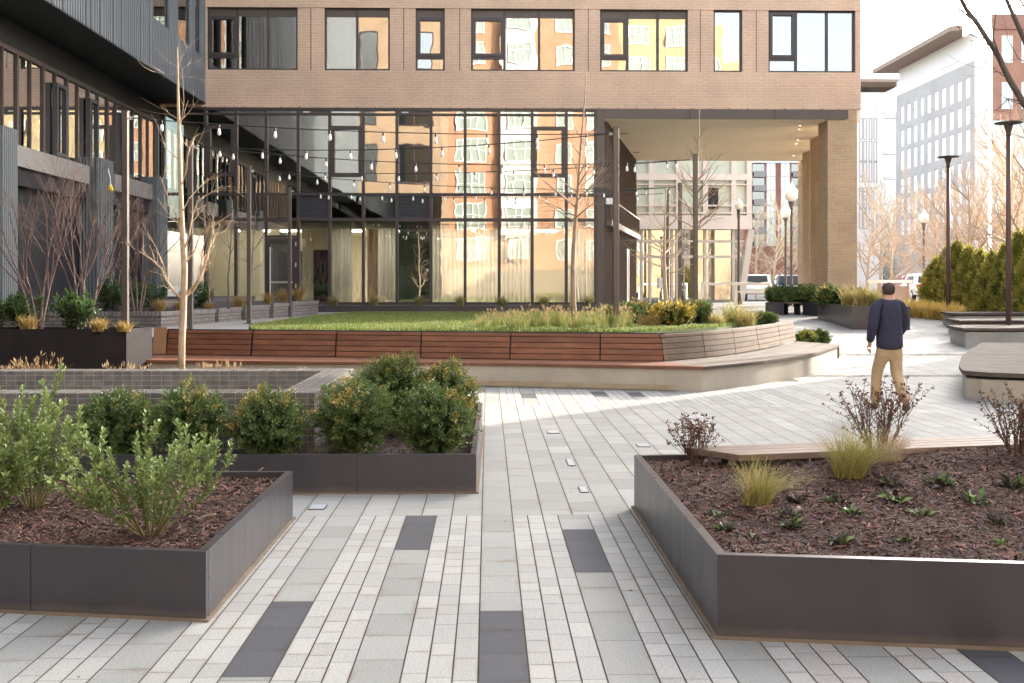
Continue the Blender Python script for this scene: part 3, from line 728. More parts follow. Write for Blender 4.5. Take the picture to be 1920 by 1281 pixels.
for y0, y1 in ((24.2, 25.0), (30.3, 31.35), (35.7, 36.6)):
    x = MB(); xx = -10.95; x.box(xx - .55, xx, y0, y1, 0, 5.2)
    for k in range(8): x.box(xx + .0005, xx + .05, y0 + .03 + k * (y1 - y0) / 8, y0 + .09 + k * (y1 - y0) / 8, 0, 5.2)
    for k in range(6): x.box(xx - .52 + k * .09, xx - .46 + k * .09, y0 - .05, y0 - .0005, 0, 5.2)
    x.build('ribbed_column', M['clad'], wing)
# ================================================================== PLANTERS, BASIN, BENCHES
def shrink(poly, t):
    """offset a convex, counter-clockwise polygon inwards by t"""
    n = len(poly); out = []
    for i in range(n):
        p0 = Vector(poly[i - 1]); p1 = Vector(poly[i]); p2 = Vector(poly[(i + 1) % n])
        d1 = (p1 - p0).normalized(); d2 = (p2 - p1).normalized()
        n1 = Vector((-d1.y, d1.x)); n2 = Vector((-d2.y, d2.x))
        b = (n1 + n2); b = b / max(.2, (1 + n1.dot(n2)))
        out.append(tuple(p1 + b * t))
    return out
def ccw(poly):
    a = sum(poly[i - 1][0] * poly[i][1] - poly[i][0] * poly[i - 1][1] for i in range(len(poly)))
    return poly if a > 0 else poly[::-1]
chip_rng = np.random.default_rng(11)
def chips(N, poly, hf, rng, size=1.0):
    xs_ = [p[0] for p in poly]; ys_ = [p[1] for p in poly]
    x = rng.uniform(min(xs_), max(xs_), N); y = rng.uniform(min(ys_), max(ys_), N)
    k = np.array([inpoly(a, b, poly) for a, b in zip(x, y)]); x = x[k]; y = y[k]; n = len(x)
    z = np.array([hf(a, b) for a, b in zip(x, y)]) + rng.uniform(-.002, .012, n)
    az = rng.uniform(0, 2 * np.pi, n); el = rng.normal(0, .28, n); ro = rng.normal(0, .5, n)
    big = np.where(rng.uniform(0, 1, n) < .10, 1.7, 1.0); ln = rng.uniform(.014, .052, n) * size * big; wd = rng.uniform(.003, .010, n) * size * big
    d = np.stack([np.cos(az) * np.cos(el), np.sin(az) * np.cos(el), np.sin(el)], 1) * ln[:, None] / 2
    s = np.stack([-np.sin(az) * np.cos(ro), np.cos(az) * np.cos(ro), np.sin(ro)], 1) * wd[:, None] / 2
    c = np.stack([x, y, z], 1)
    q = np.stack([c - d - s * .6, c + d * .9 - s, c + d + s * .5, c - d * .9 + s], 1)
    b = rng.uniform(.35, 1.5, n) ** 1.3
    col = np.stack([b, b * rng.uniform(.85, 1.1, n), b * rng.uniform(.8, 1.15, n)], 1)
    lt = rng.uniform(0, 1, n) < .045
    col[lt] = np.array([2.4, 2.6, 2.5]) * rng.uniform(.8, 1.3, (lt.sum(), 1))
    return q, col
def planter(label, poly, ztop, zbot, soil, nchips, seams=(), name='steel_planter', cat='planter', group=None, thick=.045, hf=None, edging=True, steel='steel', chip_poly=None, chip_size=1.0):
    poly = ccw(poly); n = len(poly); inn = shrink(poly, thick)
    cx_ = sum(p[0] for p in poly) / n; cy_ = sum(p[1] for p in poly) / n
    t = thing(name, label, cat, (cx_, cy_, zbot), group)
    m = MB()
    for i in range(n):
        a, b = poly[i], poly[(i + 1) % n]; ia, ib = inn[i], inn[(i + 1) % n]
        m.face([(*a, zbot), (*b, zbot), (*b, ztop), (*a, ztop)])
        m.face([(*a, ztop), (*b, ztop), (*ib, ztop), (*ia, ztop)])
        m.face([(*ia, ztop), (*ib, ztop), (*ib, zbot), (*ia, zbot)])
    m.build('steel_wall', M[steel], t)
    for (i, f) in seams:            # thin dark butt joint between two sheets: a shallow strip proud of the plate
        a, b = Vector(poly[i]), Vector(poly[(i + 1) % n]); p = a.lerp(b, f); d = (b - a).normalized(); o = Vector((d.y, -d.x)); x = MB()
        c0, c1 = p - d * .0025 + o * .0015, p + d * .0025 + o * .0015
        x.face([(*c0, zbot), (*c1, zbot), (*c1, ztop + .0015), (*c0, ztop + .0015)]); e = p - o * thick
        x.face([(*c0, ztop + .0015), (*c1, ztop + .0015), (*(c1 - o * thick), ztop + .0015), (*(c0 - o * thick), ztop + .0015)])
        x.build('panel_joint', M['black'], t)
    hf = hf or (lambda x_, y_: soil)
    s = MB(); x0, x1 = min(p[0] for p in inn), max(p[0] for p in inn); y0, y1 = min(p[1] for p in inn), max(p[1] for p in inn)
    ng = 26 if hf(cx_, cy_) != hf(x0, y0) else 2
    if ng == 2: s.face([(*p, soil) for p in inn])
    else:
        def ip(u, v):     # bilinear over the four corners
            a, b, c_, d = [Vector(q) for q in inn]
            q = a.lerp(b, u).lerp(d.lerp(c_, u), v); return (q.x, q.y, hf(q.x, q.y))
        for i in range(ng):
            for j in range(ng): s.face([ip(i / ng, j / ng), ip((i + 1) / ng, j / ng), ip((i + 1) / ng, (j + 1) / ng), ip(i / ng, (j + 1) / ng)])
    s.build('mulch', M['mulch'], t)
    if nchips:
        c = MB(); q, col = chips(nchips, chip_poly or inn, hf, chip_rng, chip_size); c.bulk(q, col); o = c.build('bark_chips', M['chip'], t); o['kind'] = 'stuff'
    if edging:
        e = MB(); ou = shrink(poly, -.018)
        for i in range(n):
            a, b = poly[i], poly[(i + 1) % n]; oa, ob = ou[i], ou[(i + 1) % n]
            e.face([(*oa, zbot + .012), (*ob, zbot + .012), (*b, zbot + .012), (*a, zbot + .012)]); e.face([(*oa, zbot - .02), (*ob, zbot - .02), (*ob, zbot + .012), (*oa, zbot + .012)])
        e.build('footing_strip', M['edging'], t)
    return t
# right foreground planter
ZR = .38
rA, rB = G(1345, 1040, ZR), G(1189, 853, ZR); rF = G(1920, 1057, ZR); dF = (rF - rA).normalized(); rF = rA + dF * 3.6
rC = Vector((rF.x + .1, rB.y + .32, ZR))
RP = [(rA.x, rA.y), (rF.x, rF.y), (rC.x, rC.y), (rB.x, rB.y)]
def rh(x, y):
    u = min(1, max(0, (x - rB.x) / 1.8)); v = min(1, max(0, (y - rA.y) / 2.6))
    return .335 + .095 * u * v ** 1.2 + .012 * math.sin(x * 5.1 + y * 3) + .008 * math.sin(y * 9 - x * 4)
planter('dark steel planter of mulch and small perennials, nearest on the right', RP, ZR, 0, .34, 46000, seams=((0, .72), (3, .72), (3, .1)), hf=rh)
# left foreground planter
ZL = .33
lA, lB = G(386, 1035, ZL), G(549, 883, ZL); lD = G(0, 1021, ZL); dD = (lD - lA).normalized(); lD = lA + dD * 2.9
lC = Vector((lD.x, lB.y + .03, ZL))
LP = [(lD.x, lD.y), (lA.x, lA.y), (lB.x, lB.y), (lC.x, lC.y)]
planter('dark steel planter holding two pale leafy shrubs, nearest on the left', LP, ZL, 0, .285, 30000, seams=((0, .69), (1, .02)))
# planter with clipped bushes in front of the tiled basin
ZM = .30
mA, mB_ = G(893, 852, ZM), G(905, 755, ZM)
MP = [(-5.2, mA.y + .02), (mA.x, mA.y), (mB_.x, mB_.y), (-5.2, mB_.y)]
mp_inn = ccw(MP)
planter('dark steel planter with clipped round bushes beside the tiled basin', MP, ZM, 0, .20, 9000, seams=((0, (G(670, 852, ZM).x + 5.2) / (mA.x + 5.2)),), chip_poly=[(-4.0, 8.3), (-.35, 8.3), (-.35, 11.6), (-1.45, 11.6), (-1.45, 9.05), (-4, 9.05)])
# tiled basin
ts = thing('tiled_basin', 'low grey glazed tile basin with a wide rim, behind the round bushes', 'basin', (-3.4, 10.4, .18))
zb, ztp = .18, .69
fX = PX(590, 9.1); x = MB()
fy, by = 9.1, 11.72; lx = -5.6
x.box(lx, fX, fy, fy + .30, zb, ztp); x.box(fX - .30, fX, fy + .302, by - .302, zb, ztp); x.box(lx, fX, by - .30, by, zb, ztp)
x.build('tiled_wall', M['tile'], ts, bevel=.008)
x = MB(); x.face([(lx, fy + .3, .36), (fX - .3, fy + .3, .36), (fX - .3, by - .3, .36), (lx, by - .3, .36)]); x.build('basin_bed', mat('wet_pebbles', (.16, .15, .14), .5, var=(25, (.06, .06, .06)), bump=(40, .02)), ts)
# tall planter at the left edge
ZTL = .91
tA = G(237, 617, ZTL); tB = G(285, 613.5, ZTL)
planter('tall dark steel planter of multi-stem trees at the left edge', [(-10.5, tA.y - .05), (tA.x, tA.y), (tB.x, tB.y), (-10.5, tB.y + .1)], ZTL, .0, ZTL - .05, 3000, seams=((0, .62),), edging=False, steel='steelmatte', chip_size=1.3)
# low planter along the facade
px0, px1 = PX(600, 37), PX(1118, 37)
planter('long low dark steel planter with tufts at the foot of the glazing', [(px0, 36.6), (px1, 36.6), (px1, 37.3), (px0, 37.3)], .90, .64, .86, 2500, edging=False, chip_size=1.8, seams=((0, .33), (0, .66)))
# far planter on the walk
far_t = planter('angular dark steel planter with clipped bushes beside the walk, in front of the brick column', [(G(1597, 618, H(0, 29.5)).x, 29.5), (11.7, 29.3), (12.6, 35), (PX(1533, 34.3), 34.3)], 1.02, .3, .95, 0, edging=False, seams=((3, .35), (3, .7)), thick=.06)
planter('small dark steel planter end beside the slatted seat, far side of the walk', [(PX(1435, 36), 36), (PX(1470, 36), 36), (PX(1475, 37.4), 37.4), (PX(1435, 37.4), 37.4)], 1.02, .55, .95, 0, edging=False, thick=.06)
planter('dark steel planter block between the slatted seat and the angular planter', [(PX(1505, 36), 36), (PX(1534, 35.2), 35.2), (PX(1534, 37.4), 37.4), (PX(1505, 37.4), 37.4)], 1.02, .5, .95, 0, edging=False, thick=.06)
sb = thing('slatted_seat', 'small timber seat set between two dark steel planter blocks', 'seat', (PX(1487, 36.4), 36.4, .6))
for k in range(4):
    x = MB(); x.box(PX(1470, 36) + .01, PX(1505, 36) - .01, 36.05 + k * .18, 36.2 + k * .18, .98, 1.03); x.build('slat', M['woodgrey'], sb)
for q in (.2, .85):
    x = MB(); xx = PX(1470, 36) + (PX(1505, 36) - PX(1470, 36)) * q; x.box(xx, xx + .05, 36.1, 36.7, .6, .98); x.build('leg', M['black'], sb)

# grey-brown brick planters on the terrace (one run, five blocks stepping towards the facade)
def brick_planter(label, poly, z0, z1, grp):
    poly = ccw(poly); c_ = (sum(p[0] for p in poly) / len(poly), sum(p[1] for p in poly) / len(poly))
    t = thing('brick_planter', label, 'planter', (*c_, z0), grp)
    x = MB(); i1 = shrink(poly, .22)
    n = len(poly)
    for i in range(n):
        a, b = poly[i], poly[(i + 1) % n]; x.face([(*a, z0), (*b, z0), (*b, z1 - .09), (*a, z1 - .09)])
        ia, ib = i1[i], i1[(i + 1) % n]
        x.face([(*ia, z1 - .2), (*ib, z1 - .2), (*ib, z1 - .0), (*ia, z1 - .0)])
    x.build('brick_wall', M['darkbrick'], t)
    x = MB(); o1 = shrink(poly, -.02)
    for i in range(n):
        a, b = o1[i], o1[(i + 1) % n]; ia, ib = i1[i], i1[(i + 1) % n]
        x.face([(*a, z1 - .09), (*b, z1 - .09), (*b, z1), (*a, z1)]); x.face([(*a, z1), (*b, z1), (*ib, z1), (*ia, z1)]); x.face([(*a, z1 - .09), (*b, z1 - .09), (*poly[(i + 1) % n], z1 - .0901), (*poly[i], z1 - .0901)])
    x.build('coping', M['darkcoping'], t)
    x = MB(); x.face([(*p, z1 - .06) for p in i1]); x.build('soil', M['mulch'], t)
    return t
M['darkcoping'] = brick_mat('soldier_coping', (.24, .22, .21), (.17, .155, .15), (.08, .073, .07), .085, .4, .008, off=0.0, bump=.005)
def tz(px, py, z=TZ): return G(px, py, z)
segs = [((-14, 23.4), PX(302, 23.4), 23.4, PX(402, 26.0), 26.0, 'brick planter nearest the bench end, longest of the terrace run')]
brick_planter('long grey-brown brick planter behind the tall steel planter, nearest of the terrace run', [(-13, 23.4), (PX(302, 23.4), 23.4), (PX(403, 26.2), 26.2), (-13, 26.2)], TZ, 1.02, 'brick planters along the terrace')
for i, (pa, ya, pb_, yb, txt) in enumerate([(410, 26.5, 452, 27.9, 'second brick planter from the bench along the terrace'), (461, 28.2, 505, 29.6, 'third brick planter from the bench, middle of the terrace run'), (513, 29.9, 541, 30.9, 'short brick planter, second from the facade end of the terrace run'), (548, 31.1, 596, 33.3, 'brick planter closest to the glazed door at the far end of the terrace run')]):
    brick_planter(txt, [(PX(pa, ya) - 2.2, ya), (PX(pa, ya), ya), (PX(pb_, yb), yb), (PX(pb_, yb) - 2.2, yb)], TZ, 1.03 + .03 * i, 'brick planters along the terrace')
brick_planter('long brick retaining planter at the back, under the dark wing wall', [(-11.4, 27.2), (-8.3, 27.2), (-8.0, 36.8), (-11.4, 36.8)], TZ, 1.22, None)

# ---- curved timber bench
rb = random.Random(8)
def board(mb, a, b, w, h, up=(0, 0, 1), k=None):
    k = k or rb.uniform(.75, 1.25); mb.col = (k, k * rb.uniform(.94, 1.04), k * rb.uniform(.9, 1.05)); mb.bar(a, b, w, h, up); mb.col = (1, 1, 1)
bn = thing('timber_bench', 'long curved hardwood bench with slatted back on a concrete base, edging the lawn', 'bench', (0, 17, 0))
SZ = .38; BZ = .85
fpts = [G(267, 675, SZ), G(600, 678, SZ), G(927, 680.5, SZ), G(1130, 684, SZ), G(1320, 687.5, SZ)]
spts = [G(1320, 687.5, SZ), G(1400, 680, SZ), G(1452, 673.5, SZ), G(1527, 661.5, SZ), G(1574, 646, SZ)]
def interp(pts_, s):
    d = [0]
    for i in range(1, len(pts_)): d.append(d[-1] + (pts_[i] - pts_[i - 1]).length)
    s *= d[-1]
    for i in range(1, len(pts_)):
        if s <= d[i] + 1e-9: return pts_[i - 1].lerp(pts_[i], (s - d[i - 1]) / (d[i] - d[i - 1]))
    return pts_[-1].copy()
def cat_rom(pts_, s):
    n = len(pts_) - 1; f = min(s * n, n - 1e-6); i = int(f); t_ = f - i
    p0 = pts_[max(i - 1, 0)]; p1 = pts_[i]; p2 = pts_[i + 1]; p3 = pts_[min(i + 2, n)]
    return .5 * ((2 * p1) + (p2 - p0) * t_ + (2 * p0 - 5 * p1 + 4 * p2 - p3) * t_ * t_ + (3 * p1 - p0 - 3 * p2 + p3) * t_ ** 3)
bkF = [G(285, 665, SZ), G(627, 669.5, SZ), G(953, 674, SZ), G(1245, 678, SZ)]
bkS = [G(1245, 678, SZ), G(1350, 668, SZ), G(1430, 655, SZ), G(1493, 640, SZ)]
NS = 24
front = [cat_rom(fpts, i / NS) for i in range(NS + 1)]; side = [cat_rom(spts, i / NS) for i in range(NS + 1)]
backF = [cat_rom(bkF, i / NS) for i in range(NS + 1)]; backS = [cat_rom(bkS, i / NS) for i in range(NS + 1)]
def inset(f, b, d): return f + (b - f).normalized() * d
# concrete base under front and side
c = MB()
for F_, B_ in ((front, backF), (side, backS)):
    for i in range(NS):
        a, b = inset(F_[i], B_[i], .05), inset(F_[i + 1], B_[i + 1], .05); a2, b2 = B_[i], B_[i + 1]
        z1 = SZ - .052
        c.face([(a.x, a.y, -.05), (b.x, b.y, -.05), (b.x, b.y, z1), (a.x, a.y, z1)]); c.face([(a.x, a.y, z1), (b.x, b.y, z1), (b2.x, b2.y, z1), (a2.x, a2.y, z1)])
e0, e1 = side[-1], backS[-1]; c.face([(e0.x, e0.y, -.05), (e1.x, e1.y, -.05), (e1.x, e1.y, SZ - .052), (e0.x, e0.y, SZ - .052)])
c.build('concrete_base', M['concrete'], bn)
# low recessed kick board along the front
x = MB()
q0, q1 = .36, .935
for i in range(NS):
    s0, s1 = i / NS, (i + 1) / NS
    if s1 > q1: continue
    a, b = inset(front[i], backF[i], .05), inset(front[i + 1], backF[i + 1], .05)
    for z, hh in ((.052, .075),): x.bar((a.x, a.y - .014, z), (b.x, b.y - .014, z), .03, hh)
x.build('kick_strip', mat('concrete_kick', (.40, .33, .235), .8, var=(3, (.31, .25, .17))), bn)
# seat slats: narrow boards running along the bench; front nosing boards deeper
for F_, B_, mt, secs in ((front, backF, 'wood', (0, 6, 12, 17, 24)), (side, backS, 'woodseat', (0, 5, 10, 15, 20, 24))):
    for k in range(len(secs) - 1):
        i0, i1 = secs[k], secs[k + 1]; sl = MB(); nsl = 7
        for j in range(nsl):
            kk = rb.uniform(.8, 1.2)
            for i in range(i0, i1):
                f0 = j / nsl; f1 = (j + .93) / nsl
                pa0 = F_[i].lerp(B_[i], f0); pa1 = F_[i].lerp(B_[i], f1); pb0 = F_[i + 1].lerp(B_[i + 1], f0); pb1 = F_[i + 1].lerp(B_[i + 1], f1)
                if i == i0: pa0 = pa0.lerp(pb0, .012); pa1 = pa1.lerp(pb1, .012)
                h = .05
                sl.col = (kk, kk, kk)
                V = [(pa0.x, pa0.y, SZ - h), (pb0.x, pb0.y, SZ - h), (pb1.x, pb1.y, SZ - h), (pa1.x, pa1.y, SZ - h), (pa0.x, pa0.y, SZ), (pb0.x, pb0.y, SZ), (pb1.x, pb1.y, SZ), (pa1.x, pa1.y, SZ)]
                sl.mesh(V, [(3, 2, 1, 0), (4, 5, 6, 7), (0, 1, 5, 4), (1, 2, 6, 5), (2, 3, 7, 6), (3, 0, 4, 7)])
        sl.build('seat', M[mt], bn, bevel=.004)
# slatted back: four boards and a cap, tilted outwards towards the lawn at the top
def back_run(B_, secs, mt, tilt):
    for k in range(len(secs) - 1):
        s0, s1 = secs[k], secs[k + 1]; mb = MB(); nb = max(2, round((s1 - s0) * NS))
        for j in range(5):
            kk = rb.uniform(.8, 1.2)
            z0 = SZ + .01 + j * .092; z1 = z0 + .082 if j < 4 else z0 + .05
            for i in range(nb):
                u0 = s0 + (s1 - s0) * i / nb + (.0015 if i == 0 else 0); u1 = s0 + (s1 - s0) * (i + 1) / nb - (.0015 if i == nb - 1 else 0)
                a, b = cat_rom(B_, u0), cat_rom(B_, u1); d = (b - a).normalized(); o = Vector((-d.y, d.x, 0))
                f0, f1 = tilt * (z0 - SZ), tilt * (z1 - SZ); th = .04 if j < 4 else .09
                mb.col = (kk, kk * rb.uniform(.97, 1.02), kk)
                A = [(a - o * f0, z0), (b - o * f0, z0), (b + o * (th - f0), z0), (a + o * (th - f0), z0), (a - o * f1, z1), (b - o * f1, z1), (b + o * (th - f1), z1), (a + o * (th - f1), z1)]
                mb.mesh([(p.x, p.y, z) for p, z in A], [(3, 2, 1, 0), (4, 5, 6, 7), (0, 1, 5, 4), (1, 2, 6, 5), (2, 3, 7, 6), (3, 0, 4, 7)])
        mb.build('backrest', M[mt], bn, bevel=.003)
def spx(B_, px):            # parameter of the curve where it passes picture column px
    best = min(range(401), key=lambda i: abs((cat_rom(B_, i / 400) - Vector((PX(px, cat_rom(B_, i / 400).y), cat_rom(B_, i / 400).y, 0))).x)); return best / 400
back_run(bkF, [spx(bkF, 312), spx(bkF, 470), spx(bkF, 628), spx(bkF, 789), spx(bkF, 955), spx(bkF, 1125), .996], 'wood', -.16)
back_run(bkS, [0.004, .25, .45, .64, .82, 1.0], 'woodside', -.16)
x = MB()                                                       # dark backing behind the boards
for B_ in (bkF, bkS):
    for i in range(NS):
        a, b = cat_rom(B_, i / NS), cat_rom(B_, (i + 1) / NS); d = (b - a).normalized(); o = Vector((-d.y, d.x, 0))
        V = [(a + o * .05, SZ), (b + o * .05, SZ), (b + o * .12, BZ - .02), (a + o * .12, BZ - .02)]
        x.face([(p.x, p.y, z) for p, z in V])
x.build('back_frame', M['black'], bn)
for i, px in enumerate((287, 299)):
    p = G(px, 665, SZ); x = MB(); x.col = (1.25, 1.25, 1.1); x.bar((p.x + .06, p.y + .0, SZ + .01), (p.x + .06, p.y + .075, SZ + .475), .115, .05, (0, 1, 0)); x.build('end_board', mat('end_grain_wood', (.36, .20, .10), .6, var=(8, (.26, .13, .06)), stretch=(1, 1, .2)), bn)

# ---- bench of concrete and timber on the right of the walk
b2 = thing('concrete_bench', 'concrete bench with timber slab top at the right edge beside the walk', 'bench', (8.5, 16, 0))
q = [G(1825, 755, 0), None]; P0 = (q[0].x, q[0].y)
out = [(6.68, 14.75), (6.78, 14.5), (7.05, 14.3), (8.0, 13.85), (9.4, 13.3), (13.5, 14.5), (13.5, 21.5), (10.3, 21.9), (9.0, 19.6), (7.9, 17.5), (7.1, 15.8)]
x = MB(); x.prism(ccw(out), -.05, .31); x.build('concrete_base', M['concrete'], b2, bevel=.012)
x = MB(); x.prism(ccw(shrink(ccw(out), -.008)), 0.001, .045); x.build('plinth', M['concrete2'], b2)
def plank_top(poly, z0, z1, w, mt, parent, ang):
    """boards clipped to a convex polygon, running along direction ang"""
    poly = ccw(poly); ca, sa = math.cos(ang), math.sin(ang)
    rot = [(p[0] * ca + p[1] * sa, -p[0] * sa + p[1] * ca) for p in poly]
    y0 = min(p[1] for p in rot); y1 = max(p[1] for p in rot); yy = y0; mb = MB()
    def cut(yq):
        xs_ = []
        for i in range(len(rot)):
            (xa, ya), (xb, yb) = rot[i], rot[(i + 1) % len(rot)]
            if (ya <= yq < yb) or (yb <= yq < ya): xs_.append(xa + (xb - xa) * (yq - ya) / (yb - ya))
        return (min(xs_), max(xs_)) if len(xs_) >= 2 else None
    while yy < y1 - .02:
        ya, yb = yy + .004, min(yy + w - .004, y1 - .003); ca_, cb_ = cut(ya), cut(yb)
        if ca_ and cb_:
            k = rb.uniform(.8, 1.2); mb.col = (k, k, k)
            qd = [(ca_[0], ya), (ca_[1], ya), (cb_[1], yb), (cb_[0], yb)]
            wq = [(p[0] * ca - p[1] * sa, p[0] * sa + p[1] * ca) for p in qd]
            mb.prism(wq, z0, z1)
        yy += w
    return mb.build('seat', M[mt], parent)
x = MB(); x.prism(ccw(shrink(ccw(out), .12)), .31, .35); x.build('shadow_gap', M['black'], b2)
plank_top(shrink(ccw(out), -.05), .35, .41, .11, 'woodseat', b2, R(-22))
# smaller timber-topped blocks further up the walk
tb_first = None
for i, (yy, px, txt) in enumerate(((24.0, 1806, 'timber-topped concrete bench block nearest the big concrete bench'), (26.6, 1800, 'middle timber-topped concrete bench block up the walk'), (29.6, 1787, 'farthest timber-topped concrete bench block beside the yellow grass'))):
    x0 = PX(px, yy); z0 = H(0, yy); t = thing('bench_block', txt, 'bench', (x0, yy, z0), 'timber-topped blocks along the walk')
    p4 = [(x0 + .08, yy + .05), (x0 + 3.0, yy + .05), (x0 + 3.3, yy + 1.7), (x0 + .45, yy + 1.7)]
    x = MB(); x.prism(p4, z0 - .1, z0 + .36); x.build('concrete_base', M['concrete2'], t)
    plank_top([(x0, yy), (x0 + 3.1, yy), (x0 + 3.4, yy + 1.8), (x0 + .4, yy + 1.8)], z0 + .39, z0 + .45, .13, 'woodseat', t, 0)
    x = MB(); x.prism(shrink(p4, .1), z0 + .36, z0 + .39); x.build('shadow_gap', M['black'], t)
# low slatted bench against the back rim of the right planter
lb = thing('low_slatted_bench', 'low timber slat bench on a dark steel frame behind the mulched planter', 'bench', (3.5, 7.7, 0))
la = G(1388, 853, .46); lr = G(1900, 833, .46); ld = (lr - la).normalized(); ln_ = Vector((-ld.y, ld.x, 0)); LB = 3.9
for k in range(4):
    x = MB(); kk = rb.uniform(.85, 1.15); x.col = (kk, kk, kk); o0 = k * .105; o1 = o0 + .096; s0 = -.06 * k; s1 = s0 - .055
    q4 = [la + ln_ * o0 + ld * s0, la + ln_ * o0 + ld * LB, la + ln_ * o1 + ld * LB, la + ln_ * o1 + ld * s1]
    x.prism([(p.x, p.y) for p in q4], .415, .46); x.build('slat', M['woodgrey'], lb, bevel=.004)
x = MB()
for o in (.05, .34): p0 = la + ln_ * o + ld * .03; p1 = la + ln_ * o + ld * LB; x.bar((p0.x, p0.y, .372), (p1.x, p1.y, .372), .06, .08)
x.build('steel_rail', M['black'], lb)
for f in (.10, 1.7, 3.3):
    p0 = la + ln_ * .32 + ld * f; x = MB(); x.box(p0.x - .04, p0.x + .04, p0.y - .03, p0.y + .03, 0, .33); x.build('leg', M['black'], lb)
# in-ground lights
for px, py, sx, sy, txt in ((596, 952, .12, .16, 'flush ground light in the paving beside the left planter corner'), (1070, 868, .07, .36, 'long flush ground light in the middle of the paving'), (1094, 919, .07, .24, 'long flush ground light nearest the right planter'), (1037, 811, .13, .22, 'flush ground light in the middle distance of the paving'), (1206, 836, .13, .2, 'flush ground light behind the right planter corner'), (1290, 784, .13, .24, 'farther flush ground light near the dried shrub')):
    p = G(px, py, 0); t = thing('ground_light', txt, 'ground light', (p.x, p.y, 0), 'flush lights in the paving')
    x = MB(); x.box(p.x - sx / 2, p.x + sx / 2, p.y - sy / 2, p.y + sy / 2, .002, .005); x.build('light_frame', M['frame_grey'], t)
    x = MB(); x.box(p.x - sx / 2 + .008, p.x + sx / 2 - .008, p.y - sy / 2 + .008, p.y + sy / 2 - .008, .0051, .008); x.build('lens', mat('frosted_lens', (.42, .45, .46), .3), t)
# ribbed dome light in the bush planter
p = G(155, 846, .22); t = thing('dome_light', 'small ribbed brown dome light half hidden behind the pale shrub', 'garden light', (p.x, p.y + .1, .2))
x = MB(); prof = [(.085 * math.cos(a), .085 * math.sin(a)) for a in np.linspace(0, 1.5, 8)]; x.lathe(prof, (p.x, p.y + .1, .2), 40); x.build('dome', mat('brown_dome', (.17, .13, .12), .5), t)
x = MB()
for k in range(14):
    a = k / 14 * 2 * math.pi; x.tube([(p.x + .087 * math.cos(a) * math.cos(e), p.y + .1 + .087 * math.sin(a) * math.cos(e), .2 + .087 * math.sin(e)) for e in (.15, .5, .9, 1.2)], .004, 4)
x.build('rib_cage', M['pole'], t)
# ================================================================== OTHER BUILDINGS
def win_unit(w_, h_, muls, frame_m, glass_m, depth=.12, fr=.09, horiz=()):
    """one window in local coordinates, lower left corner at the origin, facing -Y"""
    f = MB(); f.box(0, w_, 0, depth, 0, fr); f.box(0, w_, 0, depth, h_ - fr, h_); f.box(0, fr, 0, depth, fr, h_ - fr); f.box(w_ - fr, w_, 0, depth, fr, h_ - fr)
    for m in muls: f.box(w_ * m - .04, w_ * m + .04, .005, depth - .01, fr, h_ - fr)
    for m in horiz: f.box(fr, w_ - fr, .01, depth - .02, h_ * m - .03, h_ * m + .03)
    return f
class WinKind:
    def __init__(s, w_, h_, muls=(), frame='white', glass='glassf', horiz=(), fr=.09):
        a = win_unit(w_, h_, muls, frame, glass, horiz=horiz, fr=fr); s.fm = None; s.a = a; s.w = w_; s.h = h_; s.frame = frame; s.glass = glass
    def put(s, parent, loc, rotz=0.0):
        if s.fm is None:
            mb = s.a; n0 = len(mb.f)
            mb.mi = 1; mb.box(.05, s.w - .05, .07, .075, .05, s.h - .05)
            o = mb.build('window', [M[s.frame], M[s.glass]], parent, local=True); s.fm = o.data
        else:
            o = bpy.data.objects.new('window', s.fm); COL.objects.link(o); o.parent = parent
        o.location = Vector(loc) - parent.location; o.rotation_euler = (0, 0, rotz)
        return o
def block(mb, x0, x1, y0, y1, z0, z1): mb.box(x0, x1, y0, y1, z0, z1)
FAC = R(180)   # window that faces +Y: local x runs to -X
# --- brick apartments behind the photographer, seen as reflections in the glazing
ob = thing('orange_apartments', 'orange brick apartment tower with white bays, seen reflected in the glazing', 'building', (4, -25, 0))
x = MB(); x.box(-4.3, 12.5, -40, -25, 0, 31); x.build('wall', M['orange'], ob)
x = MB(); x.box(1.2, 4.6, -25.0, -24.2, 6.2, 30); x.build('white_bay', mat('cream_bay', (.52, .50, .46), .6), ob)
for z in (9.2, 15.4, 21.6, 27.8):
    x = MB(); x.box(-4.4, 1.19, -25.2, -25.001, z, z + .35); x.box(4.61, 12.6, -25.2, -25.001, z, z + .35); x.box(-4.3, 12.6, -24.999, -24.75, z, z + .3) if False else None; x.build('stone_course', mat('pale_stone', (.45, .36, .26), .8), ob)
wk1 = WinKind(2.3, 1.9, (.33, .67), horiz=(.6,), glass='palepane'); wk2 = WinKind(1.5, 1.9, (.5,), glass='palepane'); wk3 = WinKind(2.8, 2.3, (.25, .5, .75), horiz=(.5,), glass='palepane'); wk7 = WinKind(2.0, 2.0, (.5,), glass='glassf')
for fl_ in range(9):
    z = 3.6 + fl_ * 3.1
    for xx, k in ((-.2, wk3), (8.0, wk2), (11.6, wk1)): k.put(ob, (xx, -24.9, z + .3), FAC)
    wk1.put(ob, (4.1, -24.05, z + .4), FAC)
x = MB(); x.box(-4.3, 12.5, -25, -24.7, .0, 3.2); x.build('ground_floor', mat('pale_stone_base', (.38, .31, .22), .8), ob)
yb = thing('yellow_apartments', 'stepped yellow apartment block, seen reflected in the upper windows', 'building', (17, -26, 0))
x = MB(); x.box(12.6, 20.3, -40, -26, 0, 31); x.box(20.301, 22.6, -40, -26, 0, 26.5); x.box(22.601, 25.2, -40, -26, 0, 23.2); x.build('wall', M['yellowb'], yb)
for fl_ in range(9):
    z = 3.0 + fl_ * 3.1
    for xx in (15.6, 19.4): wk1.put(yb, (xx, -25.9, z), FAC)
    if z < 22: wk2.put(yb, (22.2, -25.9, z), FAC)
